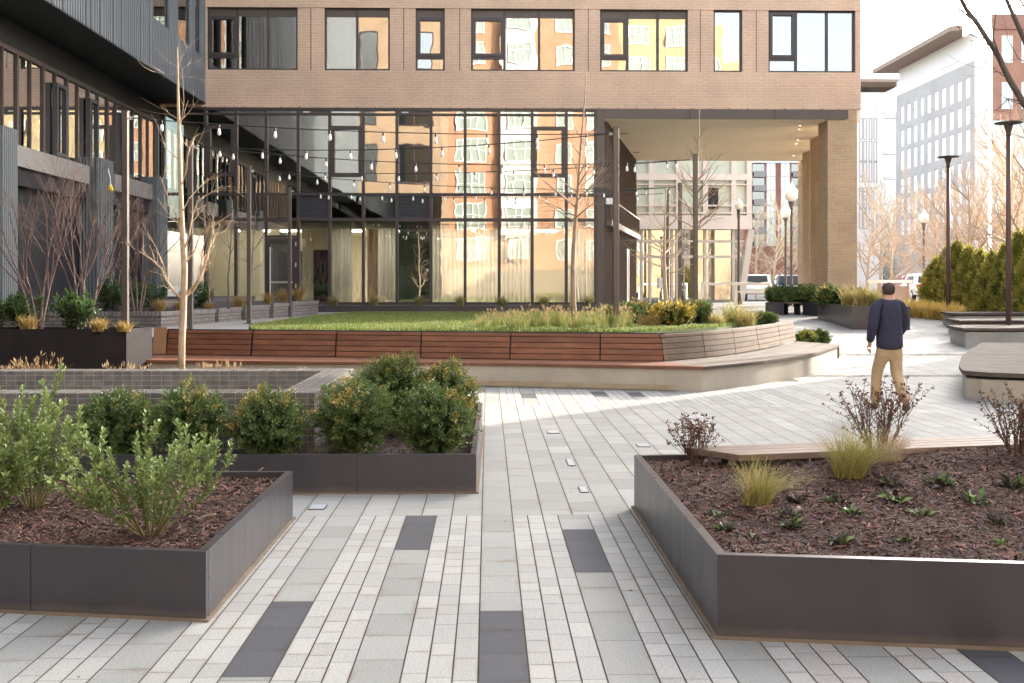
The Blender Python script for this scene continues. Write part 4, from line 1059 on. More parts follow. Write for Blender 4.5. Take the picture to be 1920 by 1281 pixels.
tb_ = thing('tan_offices', 'tan brick office block with large windows, seen reflected in the glazing on the left', 'building', (-9, -7, 0))
x = MB(); x.box(-24, -3.6, -20, -7, 0, 25); x.build('wall', M['tanref'], tb_)
x = MB(); x.box(-24, -3.65, -6.99, -6.8, 0, 8.6); x.build('shop_front', M['glassd'], tb_)
wk4 = WinKind(2.6, 3.0, (.5,), frame='frame', glass='glassf'); wk5 = WinKind(1.3, 3.0, (), frame='frame', glass='glassf')
for fl_ in range(1, 5):
    z = 5.2 + fl_ * 4.4
    for xx in (-4.4, -13.2, -17.6): wk4.put(tb_, (xx, -6.92, z), FAC)
    wk5.put(tb_, (-8.6, -6.92, z), FAC); wk5.put(tb_, (-10.8, -6.92, z), FAC)
# --- unseen pale block added to shade the near court and bounce light into it
rbk = thing('added_shade_block', 'unseen pale block added beyond the right edge to shade the near court', 'building', (29, 14, 0))
x = MB(); x.box(22, 36, -4, 34.2, 0, 14.0); x.build('wall', M['whitewall'], rbk)
wk6 = WinKind(2.0, 1.8, (.5,))
for z in (2.2, 5.6, 9.0):
    for yy in np.arange(0, 31, 4.4): wk6.put(rbk, (21.9, yy, z), R(-90) + R(0))
# --- pale glass building seen through the passage
gbd = thing('pale_glass_building', 'pale green glass building with pinkish mullions seen through the open passage', 'building', (11, 60, .66))
Yg = 60.0
def gx(px): return PX(px, Yg)
def gz(py): return D(1300, py, Yg).z
x = MB(); x.box(3, gx(1408), Yg + .25, Yg + 14, gz(425), 22); x.box(3, gx(1408) - .8, Yg + 4.0, Yg + 14, .4, gz(425)); x.build('wall', mat('pale_green_panel', (.58, .64, .56), .25, spec=.6), gbd)
x = MB()
for px in (1170, 1221, 1272, 1323, 1376, 1405): x.box(gx(px) - .14, gx(px) + .14, Yg, Yg + .249, gz(425), 22)
for py0, py1 in ((326, 338), (345, 347), (384, 387), (398, 401), (404, 430)): x.box(3, gx(1410), Yg - .03, Yg + .2, gz(py1), gz(py0))
x.build('mullion_grid', mat('pinkish_metal', (.74, .65, .60), .5), gbd)
x = MB(); x.box(gx(1326), gx(1348), Yg + .15, Yg + .24, gz(392), gz(352)); x.build('dark_pane', M['clad_dark'], gbd)
x = MB(); x.box(3, gx(1397), Yg + .5, Yg + .52, .5, gz(430)); x.build('ground_glazing', M['glassf'], gbd)
x = MB()
for px in (1205, 1221, 1262, 1272, 1325, 1378): x.box(gx(px) - .07, gx(px) + .07, Yg + .35, Yg + .499, .5, gz(430))
for py in (452, 481): x.box(3, gx(1398), Yg + .34, Yg + .498, gz(py) - .07, gz(py) + .07)
x.bar((gx(1410), Yg + .3, gz(430)), (gx(1391), Yg + .3, .6), .35, .3); x.build('ground_mullion', mat('cream_metal', (.62, .56, .50), .5), gbd)
x = MB(); x.box(3, gx(1395), Yg + 3.9, Yg + 3.99, .5, gz(430)); x.build('lobby_wall', M['room_dark'], gbd)
x = MB()
for px in (1340, 1352, 1364): x.bar((gx(px), Yg + 1.2, .6), (gx(px + 9), Yg + 1.2, gz(440)), .28, .1)
x.build('leaning_panel', M['curtain'], gbd)
x = MB(); x.box(gx(1236), gx(1248), Yg + .30, Yg + .33, gz(541), gz(521)); x.build('notice_board', M['white'], gbd)
# --- red brick apartments far behind
ra = thing('far_red_apartments', 'far red brick apartment block with stacked balconies, seen under the passage', 'building', (PX(1460, 112), 112, .66))
Yr = 112.0
def rx(px): return PX(px, Yr)
def rz(py): return D(1460, py, Yr).z
x = MB(); x.box(rx(1395), rx(1512), Yr, Yr + 14, .5, rz(306)); x.build('wall', M['red'], ra)
x = MB(); x.box(rx(1393), rx(1514), Yr - .3, Yr + 14, rz(306), rz(301)); x.build('roof', M['white'], ra)
wr = WinKind(.95, 1.45, (.5,), fr=.07)
for i in range(6):
    z = rz(331) - i * 1.47
    for px in (1437, 1464): wr.put(ra, (rx(px), Yr - .1, z), 0)
    for px, pxe in ((1411, 1433), (1484, 1506)):
        b = MB(); b.box(rx(px), rx(pxe), Yr - .6, Yr - .02, z - .12, z); b.box(rx(px), rx(pxe), Yr - .6, Yr - .56, z, z + .5); b.build('balcony', M['band'], ra)
        b = MB(); b.box(rx(px), rx(pxe), Yr - .012, Yr - .006, z + .001, z + 1.3); b.build('balcony_recess', M['glassd'], ra)
# --- white precast office on the right
wo_ = thing('white_precast_office', 'white precast office block with rows of tall windows and a brown roof overhang', 'building', (46, 98, .66))
Xw = 41.7; ya, yb2 = 90.2, 107.9
def wz(py, px=1837):
    d = ray(px, py); t_ = Xw / d.x; return CAMZ + d.z * t_
zt = wz(75, 1840)
x = MB(); x.prism([(Xw, ya), (Xw + 1.05, ya), (Xw + 9.0, yb2), (Xw, yb2)], .5, zt); x.build('wall', M['whitewall'], wo_)
zc = wz(110, 1837)
x = MB(); x.box(Xw - .11, Xw - .001, ya + .3, yb2 - .1, wz(122), zc)
rows = [(138, 176), (191, 227), (237, 280), (298, 333), (343, 380), (390, 425)]
ws = [ya + .9 + k * 1.62 for k in range(10)]
prev = wz(122)
for i, (t0, t1) in enumerate(rows):
    z1, z0 = wz(t0), wz(t1)
    x.box(Xw - .11, Xw - .001, ya + .3, yb2 - .1, z1, prev)
    yy = ya + .3
    for k, wv in enumerate(ws + [yb2]):
        e = wv if k < 10 else yb2 - .1
        x.box(Xw - .11, Xw - .001, yy, e, z0, z1); yy = wv + .92
    prev = z0
x.box(Xw - .11, Xw - .001, ya + .3, yb2 - .1, .5, prev); x.build('precast_screen', mat('grey_precast', (.50, .47, .45), .8, var=(.5, (.42, .39, .37))), wo_)
wme = None
for t0, t1 in rows:
    for wv in ws:
        z1, z0 = wz(t0), wz(t1); b = MB(); b.box(Xw - .06, Xw - .03, wv + .02, wv + .90, z0 + .02, z1 - .02); b.build('window', M['skywin'] if 'skywin' in M else M.setdefault('skywin', mat('sky_white_pane', (.86, .84, .81), .35, spec=.5)), wo_)  # white pane colour stands in for the bright sky reflected in the windows
d = ray(1683, 140); x = MB(); zr = zt + 1.2
x.prism([(Xw - 1.8, ya + 1.0), (Xw - .9, ya + .6), (Xw + 8.0, yb2 + 2), (Xw - 1.8, yb2 + 2)], zr, zr + .45); x.build('roof', mat('brown_eave', (.30, .215, .16), .7), wo_)
x = MB(); x.prism([(Xw + .25, ya + 1), (Xw + .6, ya + 1), (Xw + 8, yb2), (Xw + .25, yb2)], zt, zr); x.build('clerestory', M['whitewall'], wo_)
# --- second white block further back, with glazed corner
w2 = thing('white_corner_office', 'farther white office block with glazed corner and small roof, left of the precast block', 'building', (48, 135, .66))
Y2 = 128.0
def x2(px): return PX(px, Y2)
def z2(py): return D(1650, py, Y2).z
x = MB(); x.box(x2(1600), x2(1655), Y2, Y2 + 20, .5, z2(200)); x.box(x2(1655), x2(1700), Y2 + 1.5, Y2 + 20, .5, z2(205)); x.build('wall', M['whitewall'], w2)
x = MB(); x.box(x2(1656), x2(1698), Y2 + 1.2, Y2 + 1.49, .5, z2(218)); x.build('corner_glazing', M['glassf'], w2)
for py in (215, 283, 330, 378):
    x = MB(); x.box(x2(1655), x2(1699), Y2 + 1.0, Y2 + 1.199, z2(py + 5), z2(py)); x.build('floor_band', M['whitewall'], w2)
wf = WinKind(.40, 2.6, (), frame='band', glass='palepane', fr=.06)
for py in (262, 305, 342, 392, 430):
    for px in (1611, 1619, 1629, 1638): wf.put(w2, (x2(px), Y2 - .05, z2(py)), 0)
x = MB(); x.prism([(x2(1600), Y2 - 1.5), (x2(1690), Y2 - 1.5), (x2(1700), Y2 + 14), (x2(1612), Y2 + 14)], z2(158), z2(152)); x.build('roof', mat('brown_eave_far', (.36, .26, .2), .7), w2)
x = MB(); x.box(x2(1612), x2(1690), Y2 + 2, Y2 + 15, z2(204), z2(158)); x.build('clerestory', M['glassf'], w2)
# --- salmon brick block at the right edge
sb_ = thing('salmon_brick_block', 'salmon brick block with dark glazed lower storeys at the right edge', 'building', (60, 125, .66))
Y3 = 125.0
def x3(px): return PX(px, Y3)
def z3(py): return D(1890, py, Y3).z
x = MB(); x.prism([(x3(1860), Y3), (x3(2150), Y3), (x3(2150) + 8, Y3 + 14), (PX(1868, Y3 + 14), Y3 + 14)], z3(225), z3(28)); x.build('wall', M['salmon'], sb_)
x = MB(); x.prism([(x3(1861), Y3 + .3), (x3(2150), Y3 + .3), (x3(2150) + 8, Y3 + 14), (PX(1869, Y3 + 14), Y3 + 14)], .5, z3(225)); x.build('lower_wall', M['room_grey'], sb_)
x = MB(); x.box(x3(1860), x3(2150), Y3 + .1, Y3 + .13, .5, z3(226)); x.build('lower_glazing', M['glassf'], sb_)
x = MB(); x.box(x3(1859), x3(2150), Y3 - .2, Y3 - .001, z3(55), z3(27)); x.build('cornice', mat('brown_cornice', (.35, .18, .13), .8), sb_)
wm = WinKind(1.3, 3.2, (.5,), fr=.1)
for py in (118, 205):
    for px in (1878, 1915, 1950, 1990): wm.put(sb_, (x3(px), Y3 - .08, z3(py)), 0)
# ================================================================== VEGETATION
def rnd_perp(d, rng):
    v = Vector((rng.gauss(0, 1), rng.gauss(0, 1), rng.gauss(0, 1))); v -= d * v.dot(d)
    return v.normalized() if v.length > 1e-6 else d.orthogonal().normalized()
def limb(mb, p, d, Ln, r, depth, rng, up=.06, wob=.10, seg=5, kids=(4, 6), spread=(.5, .9), ratio=.55, rk=.55, sides=(7, 5, 4, 3, 3), tip=.3, start=.25, lvl=0, flat=None):
    """a tapering limb with side branches; every limb is one tube in the mesh"""
    pts = [Vector(p)]; ds = [Vector(d).normalized()]
    dd = Vector(d).normalized()
    for i in range(seg):
        dd = (dd + rnd_perp(dd, rng) * wob * rng.uniform(.3, 1.2) + Vector((0, 0, up))).normalized()
        pts.append(pts[-1] + dd * (Ln / seg)); ds.append(dd.copy())
    rad = [max(.0012, r * (1 - (1 - tip) * i / seg)) for i in range(seg + 1)]
    mb.tube(pts, rad, sides[min(lvl, len(sides) - 1)], cap=False)
    if depth <= 0: return pts
    nk = rng.randint(*kids)
    for k in range(nk):
        t_ = start + (1 - start) * (k + rng.uniform(.2, .9)) / nk; t_ = min(t_, .98)
        f = t_ * seg; i = int(f); q = pts[i].lerp(pts[i + 1], f - i); b = ds[i]
        a = rng.uniform(*spread); s = rnd_perp(b, rng)
        if flat: s = Vector((s.x, s.y * flat, s.z)).normalized()
        nd_ = (b * math.cos(a) + s * math.sin(a)).normalized()
        limb(mb, q, nd_, Ln * ratio * rng.uniform(.7, 1.15) * (1.15 - .45 * t_), max(.0015, rad[i] * rk), depth - 1, rng, up, wob * 1.15, max(3, seg - 1), kids, spread, ratio, rk, sides, tip, .2, lvl + 1, flat)
    return pts
def trunk_at(pts, z):
    for i in range(len(pts) - 1):
        if pts[i].z <= z <= pts[i + 1].z: return pts[i].lerp(pts[i + 1], (z - pts[i].z) / (pts[i + 1].z - pts[i].z))
    return pts[-1]
def pxtube(pxs, Y, jit=0.0, rng=None):
    return [Vector(D(a, b, Y + (rng.uniform(-jit, jit) if rng and i else 0))) for i, (a, b) in enumerate(pxs)]

# ---- bright sapling in front of the bench
rng = random.Random(4); YT = 14.0
base = D(339, 700, YT); tr = thing('bare_sapling', 'pale sunlit bare sapling with upswept limbs in front of the timber bench', 'tree', (base.x, YT, .2), None)
tp_ = [Vector((base.x, YT, .15))] + pxtube([(341, 640), (344, 575), (346, 500), (341, 420), (338, 330), (336, 250), (334, 190), (333, 120), (333, 88)], YT)
x = MB(); x.tube(tp_, [.05, .045, .043, .04, .034, .028, .022, .017, .011, .004], 10); x.build('trunk', M['barklit'], tr, smoothed=True)
cr = MB()
main = [([(343, 562), (327, 548), (312, 527), (303, 505), (285, 488), (262, 472)], .022), ([(343, 558), (360, 546), (373, 525), (384, 497), (391, 470), (398, 440), (402, 415)], .025), ([(372, 528), (378, 500), (380, 470), (390, 430), (420, 412)], .016), ([(313, 527), (305, 495), (295, 470), (280, 440)], .013),
        ([(345, 470), (355, 440), (362, 400), (372, 375), (398, 360), (418, 348)], .013), ([(341, 430), (328, 400), (315, 370), (300, 330)], .010), ([(340, 350), (350, 320), (352, 290), (365, 258), (372, 250)], .009), ([(338, 300), (322, 290), (300, 260)], .008), ([(336, 225), (320, 215), (300, 198)], .006), ([(336, 230), (350, 215), (372, 188)], .007), ([(339, 235), (345, 190), (342, 130), (358, 118)], .006), ([(334, 122), (345, 100), (352, 86)], .004), ([(334, 128), (320, 118), (310, 110)], .003), ([(334, 140), (310, 138), (288, 135)], .003), ([(335, 145), (360, 145), (384, 150)], .003),
        ([(344, 500), (365, 470), (375, 440), (395, 425), (436, 400)], .012), ([(341, 400), (355, 372), (385, 340), (418, 318)], .010), ([(342, 440), (330, 415), (310, 395), (296, 372)], .009), ([(384, 497), (400, 460), (410, 440), (432, 428)], .010)]
for pp, r0 in main:
    q = pxtube(pp, YT, .10, rng); n = len(q); rr_ = [r0 * (1 - .75 * i / (n - 1)) for i in range(n)]
    cr.tube(q, rr_, 6, cap=False)
    for i in range(1, n):
        for _ in range(2 if i > 1 else 1):
            d_ = (q[i] - q[i - 1]).normalized(); s_ = rnd_perp(d_, rng); dd = (d_ + s_ * rng.uniform(.5, .9)).normalized()
            limb(cr, q[i - 1].lerp(q[i], rng.random()), dd, rng.uniform(.16, .45), max(.0028, rr_[i] * .5), 1 if r0 > .009 else 0, rng, up=.03, wob=.22, seg=4, kids=(1, 3), sides=(4, 3, 3), ratio=.5)
cr.build('branches', M['barklit'], tr)

def sapling(name_label, trunkpx, Y, r0, barkm, limbs, seed, cat='tree', zb=None, lvl=2, Lr=1.0, kids=(2, 4)):
    """bare young tree: trunk through picture points at distance Y, limbs = [(height px, side, length m, tilt)]"""
    rng = random.Random(seed); q = pxtube(trunkpx, Y)
    if zb is not None: q = [Vector((q[0].x, q[0].y, zb))] + q[1:]
    t = thing('bare_tree', name_label, cat, q[0]); x = MB(); n = len(q)
    x.tube(q, [r0 * (1 - .88 * i / (n - 1)) for i in range(n)], 8); x.build('trunk', M[barkm], t, smoothed=True)
    c = MB()
    for (pyy, ln, tilt, cnt) in limbs:
        z = D(trunkpx[0][0], pyy, Y).z; p = trunk_at(q, z); fr = (z - q[0].z) / (q[-1].z - q[0].z); rt = r0 * (1 - .85 * fr)
        for k in range(cnt):
            az = rng.uniform(0, 2 * math.pi); d = Vector((math.cos(az) * math.cos(tilt), math.sin(az) * math.cos(tilt), math.sin(tilt)))
            limb(c, p + Vector((0, 0, rng.uniform(-.12, .12))), d, ln * rng.uniform(.75, 1.15) * Lr, rt * .5, lvl, rng, up=.05, wob=.13, seg=5, kids=kids, spread=(.4, .8), ratio=.55, sides=(5, 3, 3, 3))
    c.build('branches', M[barkm], t)
    return t
sapling('slim bare tree with a wide fan of twigs at the edge of the lawn', [(1078, 620), (1075, 560), (1074, 500), (1077, 440), (1082, 380), (1086, 320), (1090, 260), (1096, 190), (1100, 130)], 19.3, .052, 'bark', [(405, .85, .35, 4), (385, .95, .5, 5), (360, .75, .6, 4), (335, .6, .7, 3), (300, .42, .75, 3), (260, .3, .8, 3)], 21, zb=.72)
sapling('small golden bare tree with level tiers of branches before the passage', [(1252, 575), (1246, 530), (1245, 480), (1246, 440), (1247, 400), (1250, 350)], 25.5, .062, 'barktan', [(510, .9, .25, 4), (485, 1.0, .3, 5), (460, .9, .35, 5), (435, .75, .5, 4), (405, .5, .7, 3)], 22, zb=.68)
sapling('tall thin bare tree standing before the passage, beside a dark light pole', [(1308, 575), (1305, 520), (1303, 460), (1302, 400), (1306, 340), (1309, 280), (1311, 220), (1312, 185)], 24.5, .058, 'bark', [(430, .9, .5, 5), (400, 1.0, .55, 6), (370, .9, .6, 6), (340, .75, .7, 5), (310, .5, .8, 4), (270, .3, .9, 4)], 23, zb=.68)
sapling('small dark bare tree on the terrace in front of the beige shades', [(429, 566), (428, 520), (432, 470), (434, 430), (437, 400)], 27.0, .030, 'barkgrey', [(500, .5, .5, 2), (470, .65, .7, 4), (440, .5, .9, 4)], 24, zb=1.0)
sapling('leaning dark bare tree on the terrace beside the glazed door', [(468, 562), (471, 520), (474, 470), (477, 430), (480, 395)], 29.0, .032, 'barkgrey', [(510, .5, .5, 2), (475, .7, .7, 4), (440, .6, .9, 4)], 25, zb=1.05)
sapling('pale triple stem bare shrub behind the sapling on the terrace', [(392, 570), (392, 500), (397, 450), (392, 420)], 26.6, .025, 'bark', [(540, .8, 1.2, 3), (500, .7, .9, 4), (460, .6, .9, 4)], 26, zb=1.0)

# ---- multi-stem bare trees in the tall planter and behind it
def multistem(label, px, py, Y, zb, Ht, stems, seed, barkm='barkgrey', spread=.22, lean=0.0):
    rng = random.Random(seed); b = D(px, py, Y); t = thing('multi_stem_tree', label, 'tree', (b.x, Y, zb)); c = MB(); x = MB()
    for k in range(stems):
        a = 2 * math.pi * k / stems + rng.uniform(-.4, .4); d = Vector((math.cos(a) * spread + lean, math.sin(a) * spread, 1)).normalized(); r = rng.uniform(.018, .026)
        p = Vector((b.x + math.cos(a) * .07, Y + math.sin(a) * .07, zb)); q = [p]; dd = d
        for i in range(5): dd = (dd + rnd_perp(dd, rng) * .05).normalized(); q.append(q[-1] + dd * Ht * .32 / 5)
        x.tube(q, [r * (1 - .07 * i) for i in range(6)], 7, cap=False)
        for j in range(rng.randint(3, 4)):
            d2 = (dd + rnd_perp(dd, rng) * rng.uniform(.15, .6)).normalized()
            limb(c, q[-1 - (j % 3)], d2, Ht * rng.uniform(.5, .66), r * .62, 3, rng, up=.05, wob=.11, seg=5, kids=(3, 4), spread=(.25, .6), ratio=.52, rk=.55, sides=(5, 4, 3, 3))
    x.build('trunk', M[barkm], t, smoothed=True); c.build('branches', M['barkred'], t); return t
multistem('bushy multi-stem bare tree in the tall steel planter, nearest the left edge', 72, 617, 17.4, .86, 2.85, 4, 31)
multistem('multi-stem bare tree rising out of a glossy evergreen bush beside the dark lamp pole', 160, 610, 17.7, .86, 2.65, 3, 32)
multistem('thinner multi-stem bare tree on the brick planter behind the dark lamp pole', 258, 578, 24.5, 1.0, 2.6, 4, 33)
multistem('multi-stem bare tree by the ribbed column, partly behind the dark lamp pole', 205, 560, 25.0, 1.05, 2.9, 3, 34)

# ---- foreground tree whose limbs reach in at the top right
rng = random.Random(9); t = thing('overhanging_tree', 'dark bare tree reaching in from beyond the right edge, high above the walk', 'tree', (5.6, 9.6, 0)); YB = 9.2
x = MB(); q = [Vector((5.75, 9.6, -.05)), Vector((5.72, 9.5, 1.2)), Vector((5.6, 9.35, 2.3)), Vector(D(1990, 270, YB))]
x.tube(q, [.11, .09, .085, .07], 10); x.build('trunk', M['barkdark'], t, smoothed=True); c = MB()
for pp, r0 in (([(1990, 270), (1955, 235), (1920, 195), (1893, 150), (1872, 105), (1850, 72), (1833, 45), (1812, 18), (1796, -12), (1785, -60)], .034), ([(1990, 270), (1985, 200), (1960, 150), (1925, 85), (1905, 40), (1885, -5), (1872, -60)], .032), ([(1940, 60), (1925, 20), (1900, -20)], .014), ([(1833, 45), (1800, 18), (1770, 12), (1742, -2)], .010), ([(1850, 72), (1830, 70), (1800, 55), (1770, 20)], .005), ([(1876, 110), (1862, 70), (1868, 20), (1862, -20)], .007), ([(1902, 165), (1895, 140), (1870, 135), (1840, 130)], .004), ([(1915, 190), (1890, 185), (1868, 208), (1855, 205)], .006), ([(1890, 187), (1895, 200), (1893, 222)], .004), ([(1955, 150), (1930, 120), (1910, 110), (1890, 75)], .006)):
    q = pxtube(pp, YB, .12, rng); n = len(q); c.tube(q, [r0 * (1 - .6 * i / (n - 1)) for i in range(n)], 8, cap=False)
    for i in range(2, n):
        d_ = (q[i] - q[i - 1]).normalized(); limb(c, q[i], (d_ + rnd_perp(d_, rng) * .9).normalized(), rng.uniform(.12, .35), max(.0022, r0 * .16), 1, rng, up=.02, wob=.25, seg=4, kids=(1, 2), sides=(4, 3))
c.build('branches', M['barkdark'], t, smoothed=True)

# ---- leaf helper
def leafq(pos, dirs, ln, wd, rng, fold=.25):
    """N four-point leaves: base, side, tip, side"""
    N = len(pos); d = dirs / np.linalg.norm(dirs, axis=1, keepdims=True)
    rv = rng.normal(0, 1, (N, 3)); s = np.cross(d, rv); s /= np.linalg.norm(s, axis=1, keepdims=True) + 1e-9; nrm = np.cross(s, d)
    ln = np.broadcast_to(ln, (N,))[:, None]; wd = np.broadcast_to(wd, (N,))[:, None]
    m = pos + d * ln * .55 - nrm * wd * fold
    return np.stack([pos, m + s * wd / 2 + nrm * wd * fold * 1.6, pos + d * ln, m - s * wd / 2 + nrm * wd * fold * 1.6], 1)
def leaf6(pos, dirs, ln, wd, rng, up=None):
    """larger leaf as two folded halves, obovate; returns quads (2N,4,3)"""
    N = len(pos); d = dirs / np.linalg.norm(dirs, axis=1, keepdims=True)
    rv = (np.tile(np.array([0, 0, 1.0]), (N, 1)) + rng.normal(0, .45, (N, 3))); s = np.cross(d, rv); s /= np.linalg.norm(s, axis=1, keepdims=True) + 1e-9; nm = np.cross(s, d)
    ln = np.broadcast_to(ln, (N,))[:, None]; wd = np.broadcast_to(wd, (N,))[:, None]
    tipp = pos + d * ln - nm * ln * .12; mid = pos + d * ln * .58 + nm * ln * .03
    l = mid + s * wd / 2 + nm * wd * .18; r = mid - s * wd / 2 + nm * wd * .18
    a = np.stack([pos, mid - d * ln * .05 - nm * 0, tipp, l], 1); b = np.stack([pos, r, tipp, mid - d * ln * .05], 1)
    return np.concatenate([a, b])
def boxwood(label, c, rx_, ry_, rz_, zb, N, seed, gold=.15, dark=(.060, .098, .032), light=(.185, .255, .075), leaf=.024, group=None, name='clipped_bush', cat='bush', goldc=(.42, .33, .095), lump=.16):
    """many short leafy sprigs growing outwards from an uneven body"""
    rng = np.random.default_rng(seed); prng = random.Random(seed); t = thing(name, label, cat, (c[0], c[1], zb), group); h = rz_
    per = 34; S = max(60, N // per); u = rng.normal(0, 1, (S, 3)); u[:, 2] = u[:, 2] * .95 + .12; u /= np.linalg.norm(u, axis=1, keepdims=True); ph = rng.uniform(0, 6.28, 9)
    lum = (np.sin(u[:, 0] * 3.1 + ph[0]) * np.sin(u[:, 1] * 3.3 + ph[1]) + np.sin(u[:, 2] * 3.7 + ph[2]) * np.sin(u[:, 0] * 4.1 + ph[3]) + .5 * np.sin(u[:, 0] * 9 + ph[4]) * np.sin(u[:, 2] * 8 + ph[5])) / 2
    body = (1 + lump * 1.15 * lum); rr_ = body * rng.uniform(.66, .90, S)
    dim = np.array([rx_, ry_, h]); ctr = np.array([c[0], c[1], zb + h])
    low = np.where(u[:, 2] < -.3, .86 + .35 * (u[:, 2] + .3), 1.0)
    base = ctr + u * dim * rr_[:, None] * np.stack([low, low, np.ones(S)], 1)
    sd = u * np.array([1, 1, 1]) + rng.normal(0, .32, (S, 3)) + np.array([0, 0, .38]); sd /= np.linalg.norm(sd, axis=1, keepdims=True)
    sl = (rx_ + h) * .5 * rng.uniform(.24, .46, S) * np.where(rng.uniform(0, 1, S) < .12, 1.5, 1)
    f = np.tile(np.linspace(.05, 1, per), S); si = np.repeat(np.arange(S), per); n = S * per
    p = base[si] + sd[si] * (f * sl[si])[:, None]; rd = rng.normal(0, 1, (n, 3)); rd /= np.linalg.norm(rd, axis=1, keepdims=True)
    p += rd * .010 * (leaf / .024); p[:, 2] = np.maximum(p[:, 2], zb + .012)
    d = sd[si] * (.45 + .7 * f)[:, None] + rd * 1.0
    q = leafq(p, d, leaf * rng.uniform(.7, 1.25, n), leaf * .52 * rng.uniform(.8, 1.2, n), rng)
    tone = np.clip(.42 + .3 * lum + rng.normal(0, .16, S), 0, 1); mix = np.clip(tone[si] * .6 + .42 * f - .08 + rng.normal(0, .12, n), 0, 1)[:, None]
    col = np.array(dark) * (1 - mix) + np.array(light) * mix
    gm = np.sin(u[:, 0] * 2.2 + ph[6]) + np.sin(u[:, 1] * 2.4 + ph[8]) * .5 + np.sin(u[:, 2] * 2.6 + ph[7]) * .5 + u[:, 2] * .8 + rng.normal(0, .75, S); th = np.quantile(gm, 1 - gold) if gold > 0 else 99
    gs = np.clip((gm - th) * 1.6 + .5, 0, 1) * (gm > th); gk = (gs[si] * np.clip(f * 1.5 - .25, 0, 1) * (rng.uniform(0, 1, n) < .9))[:, None]
    col = col * (1 - gk) + np.array(goldc) * rng.uniform(.65, 1.2, (n, 1)) * gk
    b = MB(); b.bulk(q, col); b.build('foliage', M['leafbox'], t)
    s = MB()
    for _ in range(12):
        a = prng.uniform(0, 6.28); e = Vector((math.cos(a) * rx_ * .7, math.sin(a) * ry_ * .7, h * prng.uniform(.6, 1.5))); o = Vector((c[0], c[1], zb - .02)); s.tube([o, o + e * .5 + Vector((0, 0, .05)), o + e], [.009, .006, .003], 5, cap=False)
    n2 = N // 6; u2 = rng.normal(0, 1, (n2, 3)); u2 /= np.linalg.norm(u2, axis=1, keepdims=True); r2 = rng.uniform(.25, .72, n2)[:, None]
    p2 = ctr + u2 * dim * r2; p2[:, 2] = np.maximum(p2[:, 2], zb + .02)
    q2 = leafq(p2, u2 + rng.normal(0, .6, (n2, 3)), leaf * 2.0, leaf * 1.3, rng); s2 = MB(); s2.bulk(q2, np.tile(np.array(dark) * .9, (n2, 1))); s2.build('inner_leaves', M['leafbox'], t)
    s.build('stems', M['barkgrey'], t); return t
def bx(px, pytop, Y, rx_, zb, ryk=1.0):
    top = D(px, pytop, Y).z; h = (top - zb) / 2 * .97; return (PX(px, Y), Y), rx_, rx_ * ryk, h, zb
GB_ = 'clipped bushes in the planter by the tiled basin'
def bw(label, px, pytop, Y, rx_, zb, N, seed, **k):
    c, a, b, h, z = bx(px, pytop, Y, rx_, zb); return boxwood(label, c, a, b, h, z, N, seed, **k)
bw('dark green round bush in front of the tiled wall, leftmost of the three', 222, 735, 8.68, .275, .19, 13000, 41, gold=.03, group=GB_)
bw('tall ragged dark green bush with yellowing top in front of the tiled wall', 357, 728, 8.66, .265, .19, 13000, 42, gold=.08, group=GB_)
bw('round bush with golden orange tips in front of the tiled wall, near its corner', 505, 739, 8.66, .285, .19, 14000, 43, gold=.24, group=GB_)
bw('broad green bush with some gold tips hugging the tiled corner', 663, 722, 8.85, .30, .19, 15000, 44, gold=.14, group=GB_)
bw('bluish dark green round bush at the near right corner of its planter', 817, 728, 8.85, .285, .19, 15000, 45, gold=.07, group=GB_)
bw('tallest bright green bush at the back of the planter cluster', 741, 664, 10.0, .275, .19, 14000, 46, gold=.08, light=(.19, .22, .05), group=GB_)
bw('orange-brown tipped bush at the back right of the planter cluster', 836, 680, 10.1, .26, .19, 14000, 47, gold=.30, group=GB_)
bw('small bush peeping between the tiled corner and the tallest bush', 688, 696, 10.9, .20, .19, 7000, 48, gold=.12, group=GB_)
GT = 'round bushes at the end of the lawn'
bw('bright yellow round bush on the raised bed at the lawn end', 1261, 569, 20.6, .40, .74, 9000, 51, gold=.62, goldc=(.60, .44, .08), light=(.30, .26, .05), leaf=.04, group=GT)
bw('dark green bush right behind the bright yellow one', 1303, 568, 21.6, .34, .74, 6000, 52, gold=.12, leaf=.045, group=GT)
bw('brown-green bush to the left of the bright yellow one, behind feathery grass', 1186, 570, 21.8, .38, .74, 7000, 53, gold=.28, leaf=.045, group=GT)
bw('low dark bush behind the lawn end, beside the slim pole', 1240, 572, 23.5, .33, .74, 5000, 54, gold=.04, leaf=.05, group=GT)
bw('small dark bush farthest left at the lawn end, by the light pole', 1150, 576, 22.0, .3, .74, 4500, 55, gold=.15, leaf=.045, group=GT)
bw('low green shrub behind the curved end of the bench back', 1434, 590, 24.0, .28, .70, 3500, 56, gold=.05, leaf=.045, group=GT)
bw('yellowish low shrub at the outer end of the curved bench seat', 1510, 624, 23.6, .26, .25, 3500, 57, gold=.4, leaf=.045, goldc=(.45, .40, .08), group='low shrubs past the bench end')
bw('dark green low shrub at the outer end of the curved bench seat', 1535, 622, 23.9, .24, .25, 3500, 58, gold=0, leaf=.045, group='low shrubs past the bench end')
GF = 'bushes in the far steel planters'
bw('green bush at the far left end of the far steel planters', 1466, 540, 36.6, .52, .9, 5000, 61, gold=.1, leaf=.075, group=GF)
bw('green bush second from the left in the far steel planters', 1513, 540, 36.3, .50, .9, 5000, 62, gold=.05, leaf=.075, group=GF)
bw('yellow-edged bush in the angular steel planter', 1556, 541, 33.4, .45, .9, 5000, 63, gold=.3, leaf=.07, group=GF)
bw('dark bush behind the pale grass in the angular steel planter', 1601, 543, 32.8, .32, .9, 3500, 64, gold=.05, leaf=.07, group=GF)

